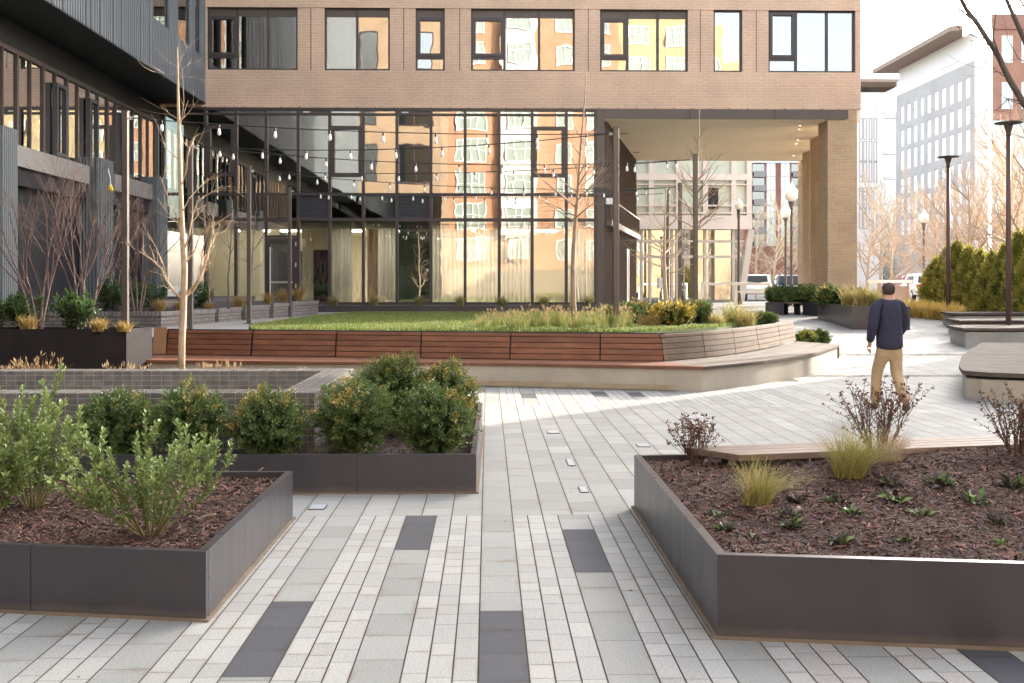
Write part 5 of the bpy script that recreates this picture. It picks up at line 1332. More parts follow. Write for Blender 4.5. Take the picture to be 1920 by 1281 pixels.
# ---- pale leafy shrubs in the left foreground planter
def leafy(label, c, zb, height, rad, stems, seed, lean=(0, 0), dark=(.105, .17, .045), light=(.29, .37, .12), ln=.046, wd=.020, per=46, name='leafy_shrub', grp=None, up=.75, stemm='stem', lo=.25, width_pow=.6):
    rng = np.random.default_rng(seed); pr = random.Random(seed); t = thing(name, label, 'shrub', (c[0], c[1], zb), grp); s = MB(); P_, Dd, C_ = [], [], []
    for k in range(stems):
        a = pr.uniform(0, 2 * math.pi); rr_ = rad * pr.uniform(.04, 1) ** width_pow; hh = height * pr.uniform(.62, 1.0) * (1 - .35 * (rr_ / rad) ** 2)
        e = Vector((math.cos(a) * rr_ + lean[0] * pr.random(), math.sin(a) * rr_ + lean[1] * pr.random(), hh)); o = Vector((c[0] + math.cos(a) * .03, c[1] + math.sin(a) * .03, zb - .01))
        mid = o + Vector((e.x * .55, e.y * .55, e.z * .42)); pts_ = []
        for i in range(8):
            f = i / 7; pts_.append(o * (1 - f) ** 2 + mid * 2 * f * (1 - f) + (o + e) * f * f)
        s.tube(pts_, [.0065 - .0006 * i for i in range(8)], 5, cap=False)
        shade = pr.uniform(.8, 1.2)
        sub = [(pts_, lo, per)]
        for j in range(pr.randint(2, 4)):              # side shoots
            i = pr.randint(3, 6); d0 = (pts_[i] - pts_[i - 1]).normalized(); d1 = (d0 + rnd_perp(d0, pr) * .8 + Vector((0, 0, .35))).normalized(); L_ = height * pr.uniform(.18, .36)
            sp_ = [pts_[i], pts_[i] + d1 * L_ * .5, pts_[i] + (d1 + Vector((0, 0, .25))).normalized() * L_]; s.tube(sp_, [.0035, .003, .002], 4, cap=False); sub.append((sp_, .15, int(per * .55)))
        for path, l0, n in sub:
            m = len(path) - 1
            for q in range(n):
                f = l0 + (1 - l0) * (q + pr.random()) / n; i = min(int(f * m), m - 1); p = path[i].lerp(path[i + 1], f * m - i); d0 = (path[i + 1] - path[i]).normalized()
                az = q * 2.4 + pr.uniform(-.3, .3); s1 = d0.orthogonal().normalized(); s2 = d0.cross(s1); sd = s1 * math.cos(az) + s2 * math.sin(az)
                dv = d0 * (up * (.4 + .9 * f)) + sd * (1.0 - .35 * f) + Vector((0, 0, .15)); P_.append(p); Dd.append(dv); C_.append((f, shade))
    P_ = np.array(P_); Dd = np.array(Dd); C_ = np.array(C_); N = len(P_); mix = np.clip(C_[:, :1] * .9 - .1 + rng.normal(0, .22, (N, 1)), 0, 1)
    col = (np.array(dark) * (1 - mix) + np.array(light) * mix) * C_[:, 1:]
    q = leaf6(P_, Dd, ln * rng.uniform(.65, 1.2, N), wd * rng.uniform(.75, 1.25, N), rng)
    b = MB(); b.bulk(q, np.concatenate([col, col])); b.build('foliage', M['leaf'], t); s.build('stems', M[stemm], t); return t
p1_ = G(60, 952, .29); leafy('larger pale green leafy shrub at the left edge of the near planter', (p1_.x, p1_.y), .285, .80, .37, 19, 71, grp='pale leafy shrubs in the near planter')
p2_ = G(283, 1003, .29); leafy('pale green leafy shrub with upright shoots in the middle of the near planter', (p2_.x, p2_.y), .285, .66, .42, 19, 72, grp='pale leafy shrubs in the near planter', ln=.040)
p3_ = G(-25, 975, .29); leafy('small leafy shrub cut off by the left edge of the near planter', (p3_.x, p3_.y), .285, .45, .25, 12, 73, grp='pale leafy shrubs in the near planter')
for i, (px, py, txt) in enumerate(((398, 905, 'tiny green sprig on the mulch right of the leafy shrubs'), (60, 895, 'tiny green sprig on the mulch between the leafy shrubs'))):
    p = G(px, py, .285); leafy(txt, (p.x, p.y), .285, .10, .07, 5, 75 + i, per=12, ln=.03, wd=.012, name='small_sprig')
# ---- glossy evergreen bushes at the left
EV = dict(dark=(.030, .062, .020), light=(.11, .19, .055), ln=.12, wd=.035, per=30, name='evergreen_bush', stemm='barkgrey', up=.6, lo=.1)
GE = 'glossy evergreen bushes along the left side'
def ev(label, px, py, Y, zb, hgt, rad, stems, seed): leafy(label, (PX(px, Y), Y), zb, hgt, rad, stems, seed, grp=GE, **EV)
ev('glossy evergreen bush behind the leftmost multi-stem tree', 55, 600, 17.6, .86, .62, .38, 16, 81)
ev('glossy evergreen bush hanging over the tall planter, left of the dark pole', 138, 612, 17.1, .84, .68, .34, 18, 82)
ev('glossy evergreen bush on the brick planter just left of the dark pole', 208, 560, 24.6, 1.0, .75, .35, 12, 83)
ev('glossy evergreen bush with yellow flecks just right of the dark pole', 272, 570, 25.2, 1.0, .80, .45, 16, 84)
ev('glossy evergreen bush half hidden behind the pale sapling trunk', 372, 570, 26.9, 1.0, .72, .42, 13, 85)
ev('glossy evergreen bush cut off by the left edge beside the ribbed column', -8, 600, 18.0, .86, .55, .32, 10, 86)
# ---- grass tufts
def tuft(label, c, zb, h, rad, N, seed, cols, wd=.0030, lean=.8, dirn=None, name='grass_tuft', grp=None, cat='grass tuft', seeds=0):
    rng = np.random.default_rng(seed); a = rng.uniform(0, 6.28, N); r = rad * .26 * np.sqrt(rng.uniform(0, 1, N)); az = rng.uniform(0, 2 * np.pi, N); ln = rng.uniform(.05, 1, N) ** .8 * lean; hh = h * rng.uniform(.55, 1.12, N)
    ox, oy = np.cos(az), np.sin(az); dx = ox * ln; dy = oy * ln
    if dirn is not None: dx = dx + dirn[0] * rng.uniform(.3, 1, N); dy = dy + dirn[1] * rng.uniform(.3, 1, N)
    root = np.stack([c[0] + np.cos(a) * r, c[1] + np.sin(a) * r, np.full(N, zb)], 1); ts_ = [0, .3, .6, .85, 1.0]; W = np.stack([-oy, ox, np.zeros(N)], 1) * wd / 2; prev = None; qs = []
    tw = rng.uniform(0, 6.28, N); W = np.stack([np.cos(tw), np.sin(tw), np.zeros(N)], 1) * wd / 2
    mag = np.sqrt(dx ** 2 + dy ** 2)
    for i, f in enumerate(ts_):
        out_ = f ** 1.5; zz = hh * (f - .42 * np.clip(mag, 0, 1.3) * f ** 2.6); p = root + np.stack([dx * hh * out_, dy * hh * out_, zz], 1); p[:, 2] = np.maximum(p[:, 2], zb + .004); w_ = W * (1 - .8 * f)
        cur = (p - w_, p + w_)
        if prev is not None: qs.append(np.stack([prev[0], prev[1], cur[1], cur[0]], 1))
        prev = cur
    ci = np.array(cols)[rng.integers(0, len(cols), N)] * rng.uniform(.7, 1.25, (N, 1))
    b = MB(); b.bulk(np.concatenate(qs), np.concatenate([ci] * len(qs)))
    if seeds:
        k = rng.integers(0, N, seeds); tip = (prev[0] + prev[1])[k] / 2; dv = np.stack([dx[k] * .5, dy[k] * .5, np.ones(seeds)], 1)
        for _ in range(3): b.bulk(leafq(tip + rng.normal(0, .01, (seeds, 3)), dv + rng.normal(0, .3, (seeds, 3)), .07, .014, rng), np.tile(np.array([(.42, .30, .17)]), (seeds, 1)))
    o = b.build(name, M['blade'], None, origin=(c[0], c[1], zb)); tag(o, label, cat, grp); return o
STRAW = [(.50, .36, .14), (.42, .32, .11), (.56, .44, .22), (.33, .30, .09), (.24, .26, .07)]
GREENST = [(.30, .32, .09), (.38, .36, .12), (.22, .26, .06), (.48, .38, .16)]
GOLD = [(.42, .27, .08), (.38, .26, .09), (.46, .33, .14), (.28, .22, .075)]
GG = 'straw grass tufts in the near right planter'
p = G(1418, 943, .36); tuft('straw-coloured grass tuft nearer the front, alone on the mulch', (p.x, p.y), rh(p.x, p.y), .31, .30, 620, 91, STRAW + GREENST, dirn=(.5, .1), lean=1.15, grp=GG)
p = G(1592, 890, .40); tuft('taller green-gold grass tuft in front of the dried flower stems', (p.x, p.y), rh(p.x, p.y) - .01, .39, .36, 900, 92, STRAW + GREENST * 2, dirn=(.38, .1), lean=1.1, grp=GG)
p = G(1660, 862, .42); tuft('faded pinkish tuft sprawling at the foot of the dried stems', (p.x, p.y), rh(p.x, p.y) - .01, .30, .36, 420, 93, [(.50, .36, .24), (.44, .30, .2), (.55, .44, .3)], dirn=(.6, -.1), lean=.9, grp=GG)
GL = 'tufts in the planter at the foot of the glazing'
for i, (px, txt) in enumerate(((626, 'leftmost tuft at the foot of the glazing'), (701, 'tuft below the white curtains left of the dark pane'), (785, 'tuft in front of the dark glass pane'), (862, 'tuft at the foot of the glazing, right of the dark pane'), (941, 'tuft at the foot of the glazing in the middle of the orange reflection'), (1020, 'tuft at the foot of the glazing just left of the slim tree'), (1103, 'rightmost tuft at the foot of the glazing'))):
    tuft(txt, (PX(px, 36.95), 36.95), .86, .42, .45, 230, 100 + i, [(.30, .28, .10), (.38, .32, .13), (.22, .22, .08)], wd=.016, lean=.75, grp=GL)
GO = 'golden tufts along the left beds'
for i, (px, Y, zb, h, txt) in enumerate(((52, 17.1, .86, .30, 'golden tuft at the foot of the leftmost multi-stem tree'), (186, 17.0, .86, .26, 'golden tuft in the tall planter between bush and pole'), (232, 17.0, .86, .20, 'golden tuft at the foot of the dark pole'), (300, 24.2, 1.0, .32, 'golden tuft on the brick planter right of the dark pole'), (338, 25.0, 1.0, .28, 'golden tuft on the brick planter behind the sapling'), (392, 26.6, 1.0, .20, 'golden tuft at the foot of the pale triple stems'), (448, 28.2, 1.0, .38, 'golden tuft on the brick planters below the small dark tree'), (503, 30.0, 1.05, .40, 'golden tuft before the left side of the glazed door'), (532, 31.2, 1.08, .45, 'golden tuft in front of the glazed door'), (560, 32.2, 1.1, .5, 'golden tuft right of the glazed door'))):
    tuft(txt, (PX(px, Y), Y), zb, h, .4, 260, 120 + i, GOLD, wd=.008 + .0003 * Y, lean=.8, grp=GO)
for i, (px, Y, h, txt) in enumerate(((20, 12.6, .22, 'dry orange tuft behind the basin at the left edge'), (45, 12.5, .26, 'dry orange tuft behind the basin, second from the left edge'), (80, 12.5, .30, 'tallest dry orange tuft behind the basin, below the tall planter'), (225, 12.4, .2, 'thin dry tuft behind the basin below the planter corner'), (255, 12.4, .18, 'thin green-white tuft behind the basin near the bench end'), (385, 12.6, .2, 'pale dry tuft behind the basin, right of the sapling'), (430, 12.6, .2, 'second pale dry tuft behind the basin, right of the sapling'), (560, 12.4, .12, 'small green tuft behind the basin near its corner'))):
    tuft(txt, (PX(px, Y), Y), .22, h + .25, .35, 150, 140 + i, [(.45, .26, .12), (.5, .33, .18), (.36, .2, .1)], wd=.006, lean=.6, seeds=25, grp='dry tufts behind the tiled basin')
for i in range(26):       # feathery grass along the edge of the lawn
    px = 900 + i * 11.2 + random.Random(i).uniform(-5, 5); Y = 19.2 + random.Random(i + 50).uniform(-.4, 1.6)
    o = tuft('feathery seeding grass clump along the front edge of the lawn near the slim tree', (PX(px, Y), Y), .74, .30 + .16 * smooth((px - 880) / 120), .3, 85, 160 + i, [(.22, .27, .07), (.30, .30, .1), (.40, .33, .15), (.17, .23, .05)], wd=.008, lean=.5, seeds=12, grp='feathery grass along the lawn edge')
for i, (px, Y, h, txt, cs) in enumerate(((1372, 22.5, .62, 'arching green grass clump behind the curved bench back', GREENST), (1398, 22.0, .5, 'straw grass clump behind the curved bench back', STRAW), (1340, 21.5, .4, 'small straw clump beside the dark bush at the lawn end', STRAW), (1215, 20.2, .4, 'feathery clump just left of the bright yellow bush', GOLD), (1590, 31.0, .75, 'pale grass clump at the left of the angular planter', STRAW), (1618, 30.6, .8, 'pale grass clump in the angular planter beside the dark bush', STRAW), (1640, 30.5, .6, 'pale grass clump at the right end of the angular planter', GREENST))):
    tuft(txt, (PX(px, Y), Y), .72 if Y < 25 else .95, h, .6, 330, 200 + i, cs, wd=.012 if Y < 25 else .018, lean=.8, dirn=(.2, 0), grp='ornamental grass clumps')
YEL = [(.72, .50, .12), (.80, .58, .18), (.62, .42, .10), (.74, .60, .28)]
for i in range(16):
    px = 1696 + i * 6.4; Y = 35.5 - i * .17 + random.Random(i).uniform(-.6, .6)
    tuft('yellow dried grass clump in the row along the far side of the walk', (PX(px, Y), Y), H(0, Y), .62, .6, 220, 220 + i, YEL, wd=.03, lean=.85, grp='row of yellow grass beside the walk')
# ---- dried flower shrubs
def dried(label, c, zb, h, rad, stems, seed, leaves=9):
    rng = random.Random(seed); nr = np.random.default_rng(seed); t = thing('dried_shrub', label, 'shrub', (c[0], c[1], zb), 'dried brown shrubs along the slatted bench'); s = MB(); P_, Dd = [], []
    def shoot(p, d, Ln, r, dep):
        q = [p]
        for i in range(4): d = (d + rnd_perp(d, rng) * .14 + Vector((0, 0, .07))).normalized(); q.append(q[-1] + d * Ln / 4)
        s.tube(q, [r, r * .9, r * .8, r * .65, r * .5], 4, cap=False)
        for i in range(leaves if dep == 0 else leaves // 2):
            f = rng.uniform(.35, 1) * 4; k = min(int(f), 3); P_.append(q[k].lerp(q[k + 1], f - k)); v = rnd_perp(d, rng); Dd.append(v * .9 + d * rng.uniform(-.4, .8) + Vector((0, 0, -.1)))
        for i in range(4): P_.append(q[-1]); Dd.append(rnd_perp(d, rng) * .8 + d * rng.uniform(0, 1))
        if dep > 0:
            for _ in range(rng.randint(2, 3)):
                k = rng.randint(1, 3); shoot(q[k], (d + rnd_perp(d, rng) * .7).normalized(), Ln * rng.uniform(.4, .6), r * .6, dep - 1)
    for k in range(stems):
        a = rng.uniform(0, 6.28); sp_ = rng.uniform(.1, 1) * rad / h; d = Vector((math.cos(a) * sp_, math.sin(a) * sp_ * .7, 1)).normalized(); shoot(Vector((c[0] + math.cos(a) * .04, c[1] + math.sin(a) * .04, zb - .01)), d, h * rng.uniform(.7, 1.0), .0036, 1)
    P_ = np.array([tuple(v) for v in P_]); Dd = np.array([tuple(v) for v in Dd]); N = len(P_)
    q = leafq(P_, Dd, nr.uniform(.012, .032, N), nr.uniform(.006, .014, N), nr, fold=.6); cc_ = np.array([(.17, .075, .05), (.11, .05, .036), (.25, .13, .08), (.08, .04, .03)])[nr.integers(0, 4, N)] * nr.uniform(.7, 1.3, (N, 1))
    b = MB(); b.bulk(q, cc_); b.build('dry_leaves', M['dry'], t); s.build('stems', M['stemdark'], t)
p = G(1306, 868, .35); dried('dried brown shrub at the back left corner of the near right planter', (p.x, p.y), .345, .34, .22, 22, 301)
p = G(1655, 862, .42); dried('tall dried brown flower stems behind the taller grass tuft', (p.x, p.y + .1), .40, .55, .30, 30, 302)
p = G(1905, 850, .44); dried('reddish dried shrub at the right edge of the near planter', (p.x, p.y), .44, .42, .24, 30, 303)
# ---- small perennials on the mulch
def perennial(label, px, py, sz, seed, deadf=.35, bright=1.0):
    p = G(px, py, .36)
    for _ in range(3): p = G(px, py, rh(p.x, p.y))
    rng = np.random.default_rng(seed); n = 30; az = rng.uniform(0, 6.28, n); r = rng.uniform(0, .025, n) * sz / .1; zb = rh(p.x, p.y) - .004
    pos = np.stack([p.x + np.cos(az) * r, p.y + np.sin(az) * r, np.full(n, zb)], 1) + rng.normal(0, .018 * sz / .1, (n, 3)) * np.array([1, 1, 0]); el = rng.uniform(.1, 1.15, n); d = np.stack([np.cos(az) * np.cos(el), np.sin(az) * np.cos(el), np.sin(el)], 1)
    ln = sz * rng.uniform(.45, 1.1, n); q = leaf6(pos, d, ln, ln * .30, rng); col = np.array([(.055, .10, .025), (.10, .155, .045), (.16, .21, .075), (.04, .07, .022)])[rng.integers(0, 4, n)] * rng.uniform(.7, 1.3, (n, 1)) * bright
    dead = rng.uniform(0, 1, n) < deadf; col[dead] = np.array([.045, .03, .022]) * rng.uniform(.6, 1.5, (dead.sum(), 1)); b = MB(); b.bulk(q, np.concatenate([col, col]))
    m2 = 26; a2 = rng.uniform(0, 6.28, m2); pp = np.stack([p.x + np.cos(a2) * sz * .5 * rng.uniform(0, 1, m2), p.y + np.sin(a2) * sz * .5 * rng.uniform(0, 1, m2), np.full(m2, zb + .008)], 1)
    b.bulk(leafq(pp, np.stack([np.cos(a2), np.sin(a2), rng.uniform(0, .8, m2)], 1), sz * .35, sz * .1, rng), np.tile(np.array([(.03, .02, .017)]), (m2, 1)))
    o = b.build('small_perennial', M['leaf'], None, origin=(p.x, p.y, zb)); tag(o, label, 'plant', 'small perennials on the mulch of the near right planter')
for i, (px, py, sz, df, br, txt) in enumerate((
    (1349, 968, .085, .3, 1.1, 'low green perennial near the left rim of the right planter, upper of two'), (1357, 994, .08, .3, 1.1, 'low green perennial near the left rim of the right planter, lower of two'), (1408, 1012, .075, .5, .9, 'dark low perennial close to the front left corner of the right planter'),
    (1490, 944, .10, .75, .8, 'mostly withered dark perennial right of the front grass tuft'), (1482, 968, .085, .6, .8, 'withered perennial just below the front grass tuft'), (1487, 990, .085, .3, 1.0, 'green-tipped perennial in the row below the front grass tuft'), (1567, 944, .10, .6, .9, 'dark perennial under the taller grass tuft'), (1598, 965, .09, .25, 1.5, 'yellow-green perennial below the taller grass tuft'),
    (1582, 1019, .09, .35, 1.0, 'green perennial in the middle front of the right planter'), (1668, 910, .10, .3, 1.1, 'green perennial with a dark seed head right of the taller tuft'), (1677, 940, .115, .15, 1.4, 'broad bright green perennial below the seed head plant'), (1767, 910, .12, .25, 1.3, 'broad green perennial in the right half of the planter'),
    (1820, 940, .115, .1, 1.5, 'bright perennial with long leaves at the right of the planter'), (1730, 970, .09, .3, 1.5, 'small yellow-green perennial in the right half of the planter'), (1695, 1014, .05, .1, 1.5, 'tiny green seedling near the front rim of the right planter'), (1897, 915, .14, .5, 1.0, 'larger ragged perennial at the right edge of the planter'),
    (1872, 985, .08, .85, .8, 'withered perennial near the right edge of the planter'), (1878, 1022, .055, .1, 2.2, 'tiny yellow plant near the front rim at the right edge'))):
    perennial(txt, px, py, sz * .88, 400 + i, min(.9, df + .12), br)
for i, (px, py, s_, txt) in enumerate(((1374, 876, .05, 'pale stone on the mulch beside the low bench leg'), (1497, 962, .022, 'small pinkish stone on the mulch below the front tuft'))):
    p = G(px, py, .35); b = MB(); rg2 = random.Random(i); b.lathe([(s_ * .5, -.01), (s_ * .62, s_ * .25), (s_ * .5, s_ * .6), (s_ * .2, s_ * .85), (.002, s_ * .9)], (0, 0, 0), 7)
    b.v = [(vx * rg2.uniform(.8, 1.3), vy * rg2.uniform(.7, 1.1), vz * rg2.uniform(.85, 1.1)) for vx, vy, vz in b.v]; o = b.build('stone', mat('pale_stone_lump', (.42, .38, .33), .85)); o.location = (p.x, p.y, rh(p.x, p.y) + .005); tag(o, txt, 'stone')
for i, (px, py, a, txt) in enumerate(((388, 974, .3, 'short pale stick on the mulch right of the leafy shrubs'), (480, 893, 1.2, 'thin dry stalk at the back rim of the near left planter'))):
    p = G(px, py, .29); b = MB(); b.tube([(p.x - .04, p.y, .295), (p.x, p.y + .01, .31), (p.x + .045, p.y + .012, .31 + .03 * a)], [.008, .007, .005], 6); tag(b.build('stick', M['bark'], None, origin=p), txt, 'stick')

# ---- evergreen screen on the right
def conifer(label, px, pytop, Y, r, seed, col=1.0):
    zb = H(0, Y) - .02; top = D(px, pytop, Y).z; h = top - zb; N = 10000; rng = np.random.default_rng(seed); t = thing('evergreen_column', label, 'tree', (PX(px, Y), Y, zb), 'evergreen screen along the right side')
    f = rng.uniform(0, 1, N) ** .85; rad = r * 1.12 * (1 - f ** 4) ** .8 * (.8 + .3 * rng.uniform(0, 1, N) + .05 * np.sin(f * 23 + seed)); az = rng.uniform(0, 6.28, N); lum = np.sin(az * 4 + seed) * np.sin(f * 17 + seed * 2); rad = rad * (1 + .10 * lum) * (1 - np.abs(rng.normal(0, .15, N)))
    p = np.stack([PX(px, Y) + np.cos(az) * rad, Y + np.sin(az) * rad, zb + f * h * (1 + .10 * np.sin(az * 3 + seed) * f) + rng.normal(0, .06, N)], 1); p[:, 2] = np.maximum(p[:, 2], zb); d = np.stack([np.cos(az) * .6, np.sin(az) * .6, np.full(N, 1.1)], 1) + rng.normal(0, .5, (N, 3)); q = leafq(p, d, .15 * rng.uniform(.5, 1.4, N), .045, rng)
    mix = np.clip(.5 + .4 * lum + rng.normal(0, .22, N), 0, 1)[:, None]; c = (np.array([.13, .16, .035]) * (1 - mix) + np.array([.55, .50, .12]) * mix) * col; b = MB(); b.bulk(q, c); b.build('foliage', M['leafthin'], t)
    s = MB(); s.tube([(PX(px, Y), Y, zb), (PX(px, Y), Y, zb + h * .8)], [.06, .02], 6); s.build('trunk', M['barkgrey'], t)
for i, (px, pt, Y, txt) in enumerate(((1757, 488, 37.0, 'evergreen column at the left end of the screen'), (1776, 484, 36.4, 'evergreen column just right of the slim dark lamp'), (1796, 478, 35.8, 'evergreen column left of the pale tree trunk'), (1818, 484, 35.2, 'evergreen column right behind the pale tree trunk'), (1840, 492, 34.6, 'evergreen column in the middle of the screen'), (1862, 486, 33.8, 'evergreen column left of the disc lamp pole'), (1885, 470, 33.0, 'evergreen column behind the disc lamp pole'), (1910, 462, 32.2, 'evergreen column at the right edge of the picture'), (1936, 470, 31.4, 'evergreen column just beyond the right edge'))):
    conifer(txt, px, pt + random.Random(i * 7).uniform(-9, 14), Y, .42 * random.Random(i * 3).uniform(.85, 1.2), 500 + i)
# ---- background bare trees, sunlit from behind
def bgtree(label, seed, Ht):
    rng = random.Random(seed); t = thing('background_tree', label, 'tree', (0, 0, 0), 'bare street trees in the distance'); x = MB(); c = MB(); q = [Vector((0, 0, 0))]; d = Vector((0, 0, 1))
    for i in range(7): d = (d + rnd_perp(d, rng) * .05 + Vector((0, 0, .05))).normalized(); q.append(q[-1] + d * Ht * .8 / 7)
    r0 = Ht * .014; x.tube(q, [r0 * (1 - .11 * i) for i in range(8)], 7)
    for k in range(20):
        f = rng.uniform(.2, .98) * 7; i = min(int(f), 6); p = q[i].lerp(q[i + 1], f - i); a = rng.uniform(0, 6.28); el = rng.uniform(.25, .8) + .06 * i
        limb(c, p, Vector((math.cos(a) * math.cos(el), math.sin(a) * math.cos(el), math.sin(el))), Ht * rng.uniform(.24, .36) * (1.15 - .07 * i), r0 * .42, 3, rng, up=.05, wob=.14, seg=4, kids=(4, 5), spread=(.35, .8), ratio=.5, rk=.5, sides=(4, 3, 3, 3), tip=.45)
    x.build('trunk', M['barktan'], t, local=True); c.build('branches', M['barktan'], t, local=True); return t
protos = [bgtree('x', 601, 8.0), bgtree('x', 602, 8.0), bgtree('x', 603, 8.0)]
spots = [(1418, 72, .9, 'bare street tree at the left of the far red apartments'), (1450, 66, .85, 'bare street tree in front of the far red apartments'), (1482, 78, 1.0, 'bare street tree behind the double globe lamps'), (1505, 70, .95, 'bare street tree just left of the brick columns'), (1625, 60, .9, 'bare tree immediately right of the brick column'), (1650, 82, 1.25, 'tall bare tree behind the white topped kiosk'), (1672, 56, .8, 'small bare tree above the white topped kiosk'), (1700, 68, 1.05, 'bare tree right of the white topped kiosk'),
         (1728, 76, 1.1, 'bare tree behind the single globe lamp'), (1752, 54, .9, 'bare tree at the left end of the evergreen screen'), (1780, 62, 1.0, 'bare tree behind the slim disc lamp'), (1812, 36.5, .72, 'pale trunk bare tree standing within the evergreen screen'), (1838, 56, 1.05, 'bare tree in front of the right side of the precast office'), (1862, 46, 1.0, 'bare tree behind the middle of the evergreen screen'), (1890, 42, 1.05, 'bare tree behind the big disc lamp'), (1915, 50, 1.2, 'tall bare tree at the right edge over the evergreens'), (1925, 34.5, .85, 'bare tree at the right edge in front of the salmon block'), (1768, 38.5, .62, 'thin bare tree beside the slim disc lamp')]
for i, (px, Y, s_, txt) in enumerate(spots):
    loc = (PX(px, Y), Y, H(0, Y) - .03); rz = (i * 2.1) % 6.28
    if i < 3:
        o = protos[i]; o.location = loc; o.rotation_euler = (0, 0, rz); o.scale = (s_, s_, s_); o['label'] = txt
    else: dup(protos[i % 3], loc, rz, s_, label=txt)
for i, (xx, yy, s_, txt) in enumerate(((21.6, 35.2, 1.0, 'unseen bare tree added to streak the sun, nearest the added shade block'), (24.5, 37.2, 1.2, 'unseen bare tree added to streak the sun, second from the added shade block'), (27.5, 40.5, 1.3, 'unseen bare tree added to streak the sun, third from the added shade block'), (31.5, 43.5, 1.3, 'unseen bare tree added to streak the sun, farthest from the added shade block'))):
    dup(protos[i % 3], (xx, yy, H(0, yy) - .03), i * 1.7, s_, label=txt)  # unseen trees added beyond the right edge to break the sunlight into streaks
# ================================================================== POLES, STRING LIGHTS, LAMPS
PZ = 4.42
def light_pole(label, px, pybot, Y, zb, side):
    x0 = PX(px, Y); t = thing('light_pole', label, 'pole', (x0, Y, zb), 'dark poles carrying the string lights'); s = .048
    x = MB(); x.box(x0 - s, x0 + s, Y - s, Y + s, zb, PZ); x.build('shaft', M['pole'], t, bevel=.008)
    x = MB(); x.box(x0 - s - .006, x0 + s + .006, Y - s - .006, Y + s + .006, PZ + .001, PZ + .02); x.build('pole_cap', M['pole'], t)
    x = MB(); x.box(x0 - .11, x0 + .11, Y - .11, Y + .11, zb, zb + .015); x.build('base_plate', M['pole'], t)
    x = MB(); hx = x0 + side * .10; n = 10
    x.tube([(x0 + side * s, Y, PZ - .1), (hx - side * .02, Y, PZ - .1)], .008, 5); x.tube([(hx + .022 * math.cos(a), Y, PZ - .1 + .022 * math.sin(a)) for a in np.linspace(0, 2 * math.pi, n)], .006, 5); x.build('eye_hook', M['chrome'], t)
    return Vector((hx + side * .02, Y, PZ - .1))
PL_ = [light_pole('tallest looking dark light pole standing in the tall planter at the left', 235, 600, 17.5, .86, 1), light_pole('dark light pole half hidden behind the sapling', 357, 560, 21.1, TZ, 1), light_pole('dark light pole between the beige shades and the glazed door', 467, 560, 25.5, TZ, 1), light_pole('slim dark light pole in front of the glazed door', 543, 552, 31.0, TZ, 1)]
PR_ = [light_pole('dark light pole at the building corner, right of the slim lawn tree', 1155, 590, 19.1, .72, -1), light_pole('dark light pole standing beside the tall thin tree before the passage', 1304, 580, 23.0, .70, -1), light_pole('slim dark light pole left of the tall thin tree before the passage', 1275, 570, 29.5, TZ, -1), light_pole('slimmest dark light pole, behind the small golden tree', 1251, 565, 31.5, TZ, -1)]
# a bulb as one mesh shared by all copies, socket as a sub-part
def bulb_meshes():
    t = thing('x', None, None); x = MB(); x.lathe([(.012, 0), (.020, -.02), (.024, -.05), (.036, -.10), (.038, -.125), (.030, -.15), (.012, -.165)], (0, 0, -.07), 10); b = x.build('bulb', M['bulb'], t, smoothed=True, local=True)
    y = MB(); y.lathe([(.008, .0), (.021, -.012), (.023, -.075), (.015, -.08)], (0, 0, 0), 8); s = y.build('socket', M['black'], t, smoothed=True, local=True)
    bm, sm = b.data, s.data
    for o in (b, s, t): bpy.data.objects.remove(o)
    return bm, sm
BM_, SM_ = bulb_meshes()
def strand(label, a, b, sag, n, first):
    t = thing('string_light', label, 'string lights', a, 'string lights across the lawn'); q = []
    def P_(f): return a.lerp(b, f) - Vector((0, 0, sag * 4 * f * (1 - f)))
    for i in range(25): q.append(P_(i / 24))
    x = MB(); x.tube(q, .009, 5); x.build('cable', M['black'], t)
    Lg = (b - a).length
    for k in range(n):
        f = (first + k * .905) / Lg
        if f > .985: break
        p = P_(f); o = bpy.data.objects.new('bulb', BM_); COL.objects.link(o); o.parent = t; o.location = p - a; o.scale = (.78, .78, .78)
        s = bpy.data.objects.new('socket', SM_); COL.objects.link(s); s.parent = o
strand('highest string light cable, from the tall left pole to the building corner pole', PL_[0], PR_[0], .10, 12, .45)
strand('string light cable from the second left pole down to the building corner pole', PL_[1], PR_[0], .16, 12, .5)
strand('string light cable from the second left pole to the tall thin tree pole', PL_[1], PR_[1], .22, 14, .7)
strand('string light cable from the shade-side pole to the pole by the tall thin tree', PL_[2], PR_[1], .16, 14, .9)
strand('string light cable from the shade-side pole to the slim pole before the passage', PL_[2], PR_[2], .20, 14, .6)
strand('string light cable from the glazed door pole to the slim pole before the passage', PL_[3], PR_[2], .14, 14, .8)
strand('farthest, lowest string light cable, from the glazed door pole to the slimmest pole', PL_[3], PR_[3], .16, 14, 1.0)
# globe street lamps
def globe_lamp(label, px, pytop, pyglobe, Y):
    x0 = PX(px, Y); zb = H(0, Y) - .03; zt = D(px, pytop, Y).z; zg = D(px, pyglobe, Y).z; gh = zt - zg; t = thing('globe_lamp', label, 'street lamp', (x0, Y, zb), 'white globe street lamps'); r = gh * .36
    x = MB(); x.lathe([(r * .45, 0), (r * .9, gh * .2), (r, gh * .38), (r * .85, gh * .58), (r * .42, gh * .74), (r * .42, gh * .78), (r * .2, gh * .88), (.01, gh)], (x0, Y, zg), 16); x.build('globe', M['globe'], t, smoothed=True)
    x = MB(); x.lathe([(.16, 0), (.14, .5), (.075, .6), (.06, zg - zb - .45), (.09, zg - zb - .40), (.07, zg - zb - .3), (r * .5, zg - zb - .02), (r * .5, zg - zb - .002)], (x0, Y, zb), 12); x.build('post', M['barkdark'], t, smoothed=True)
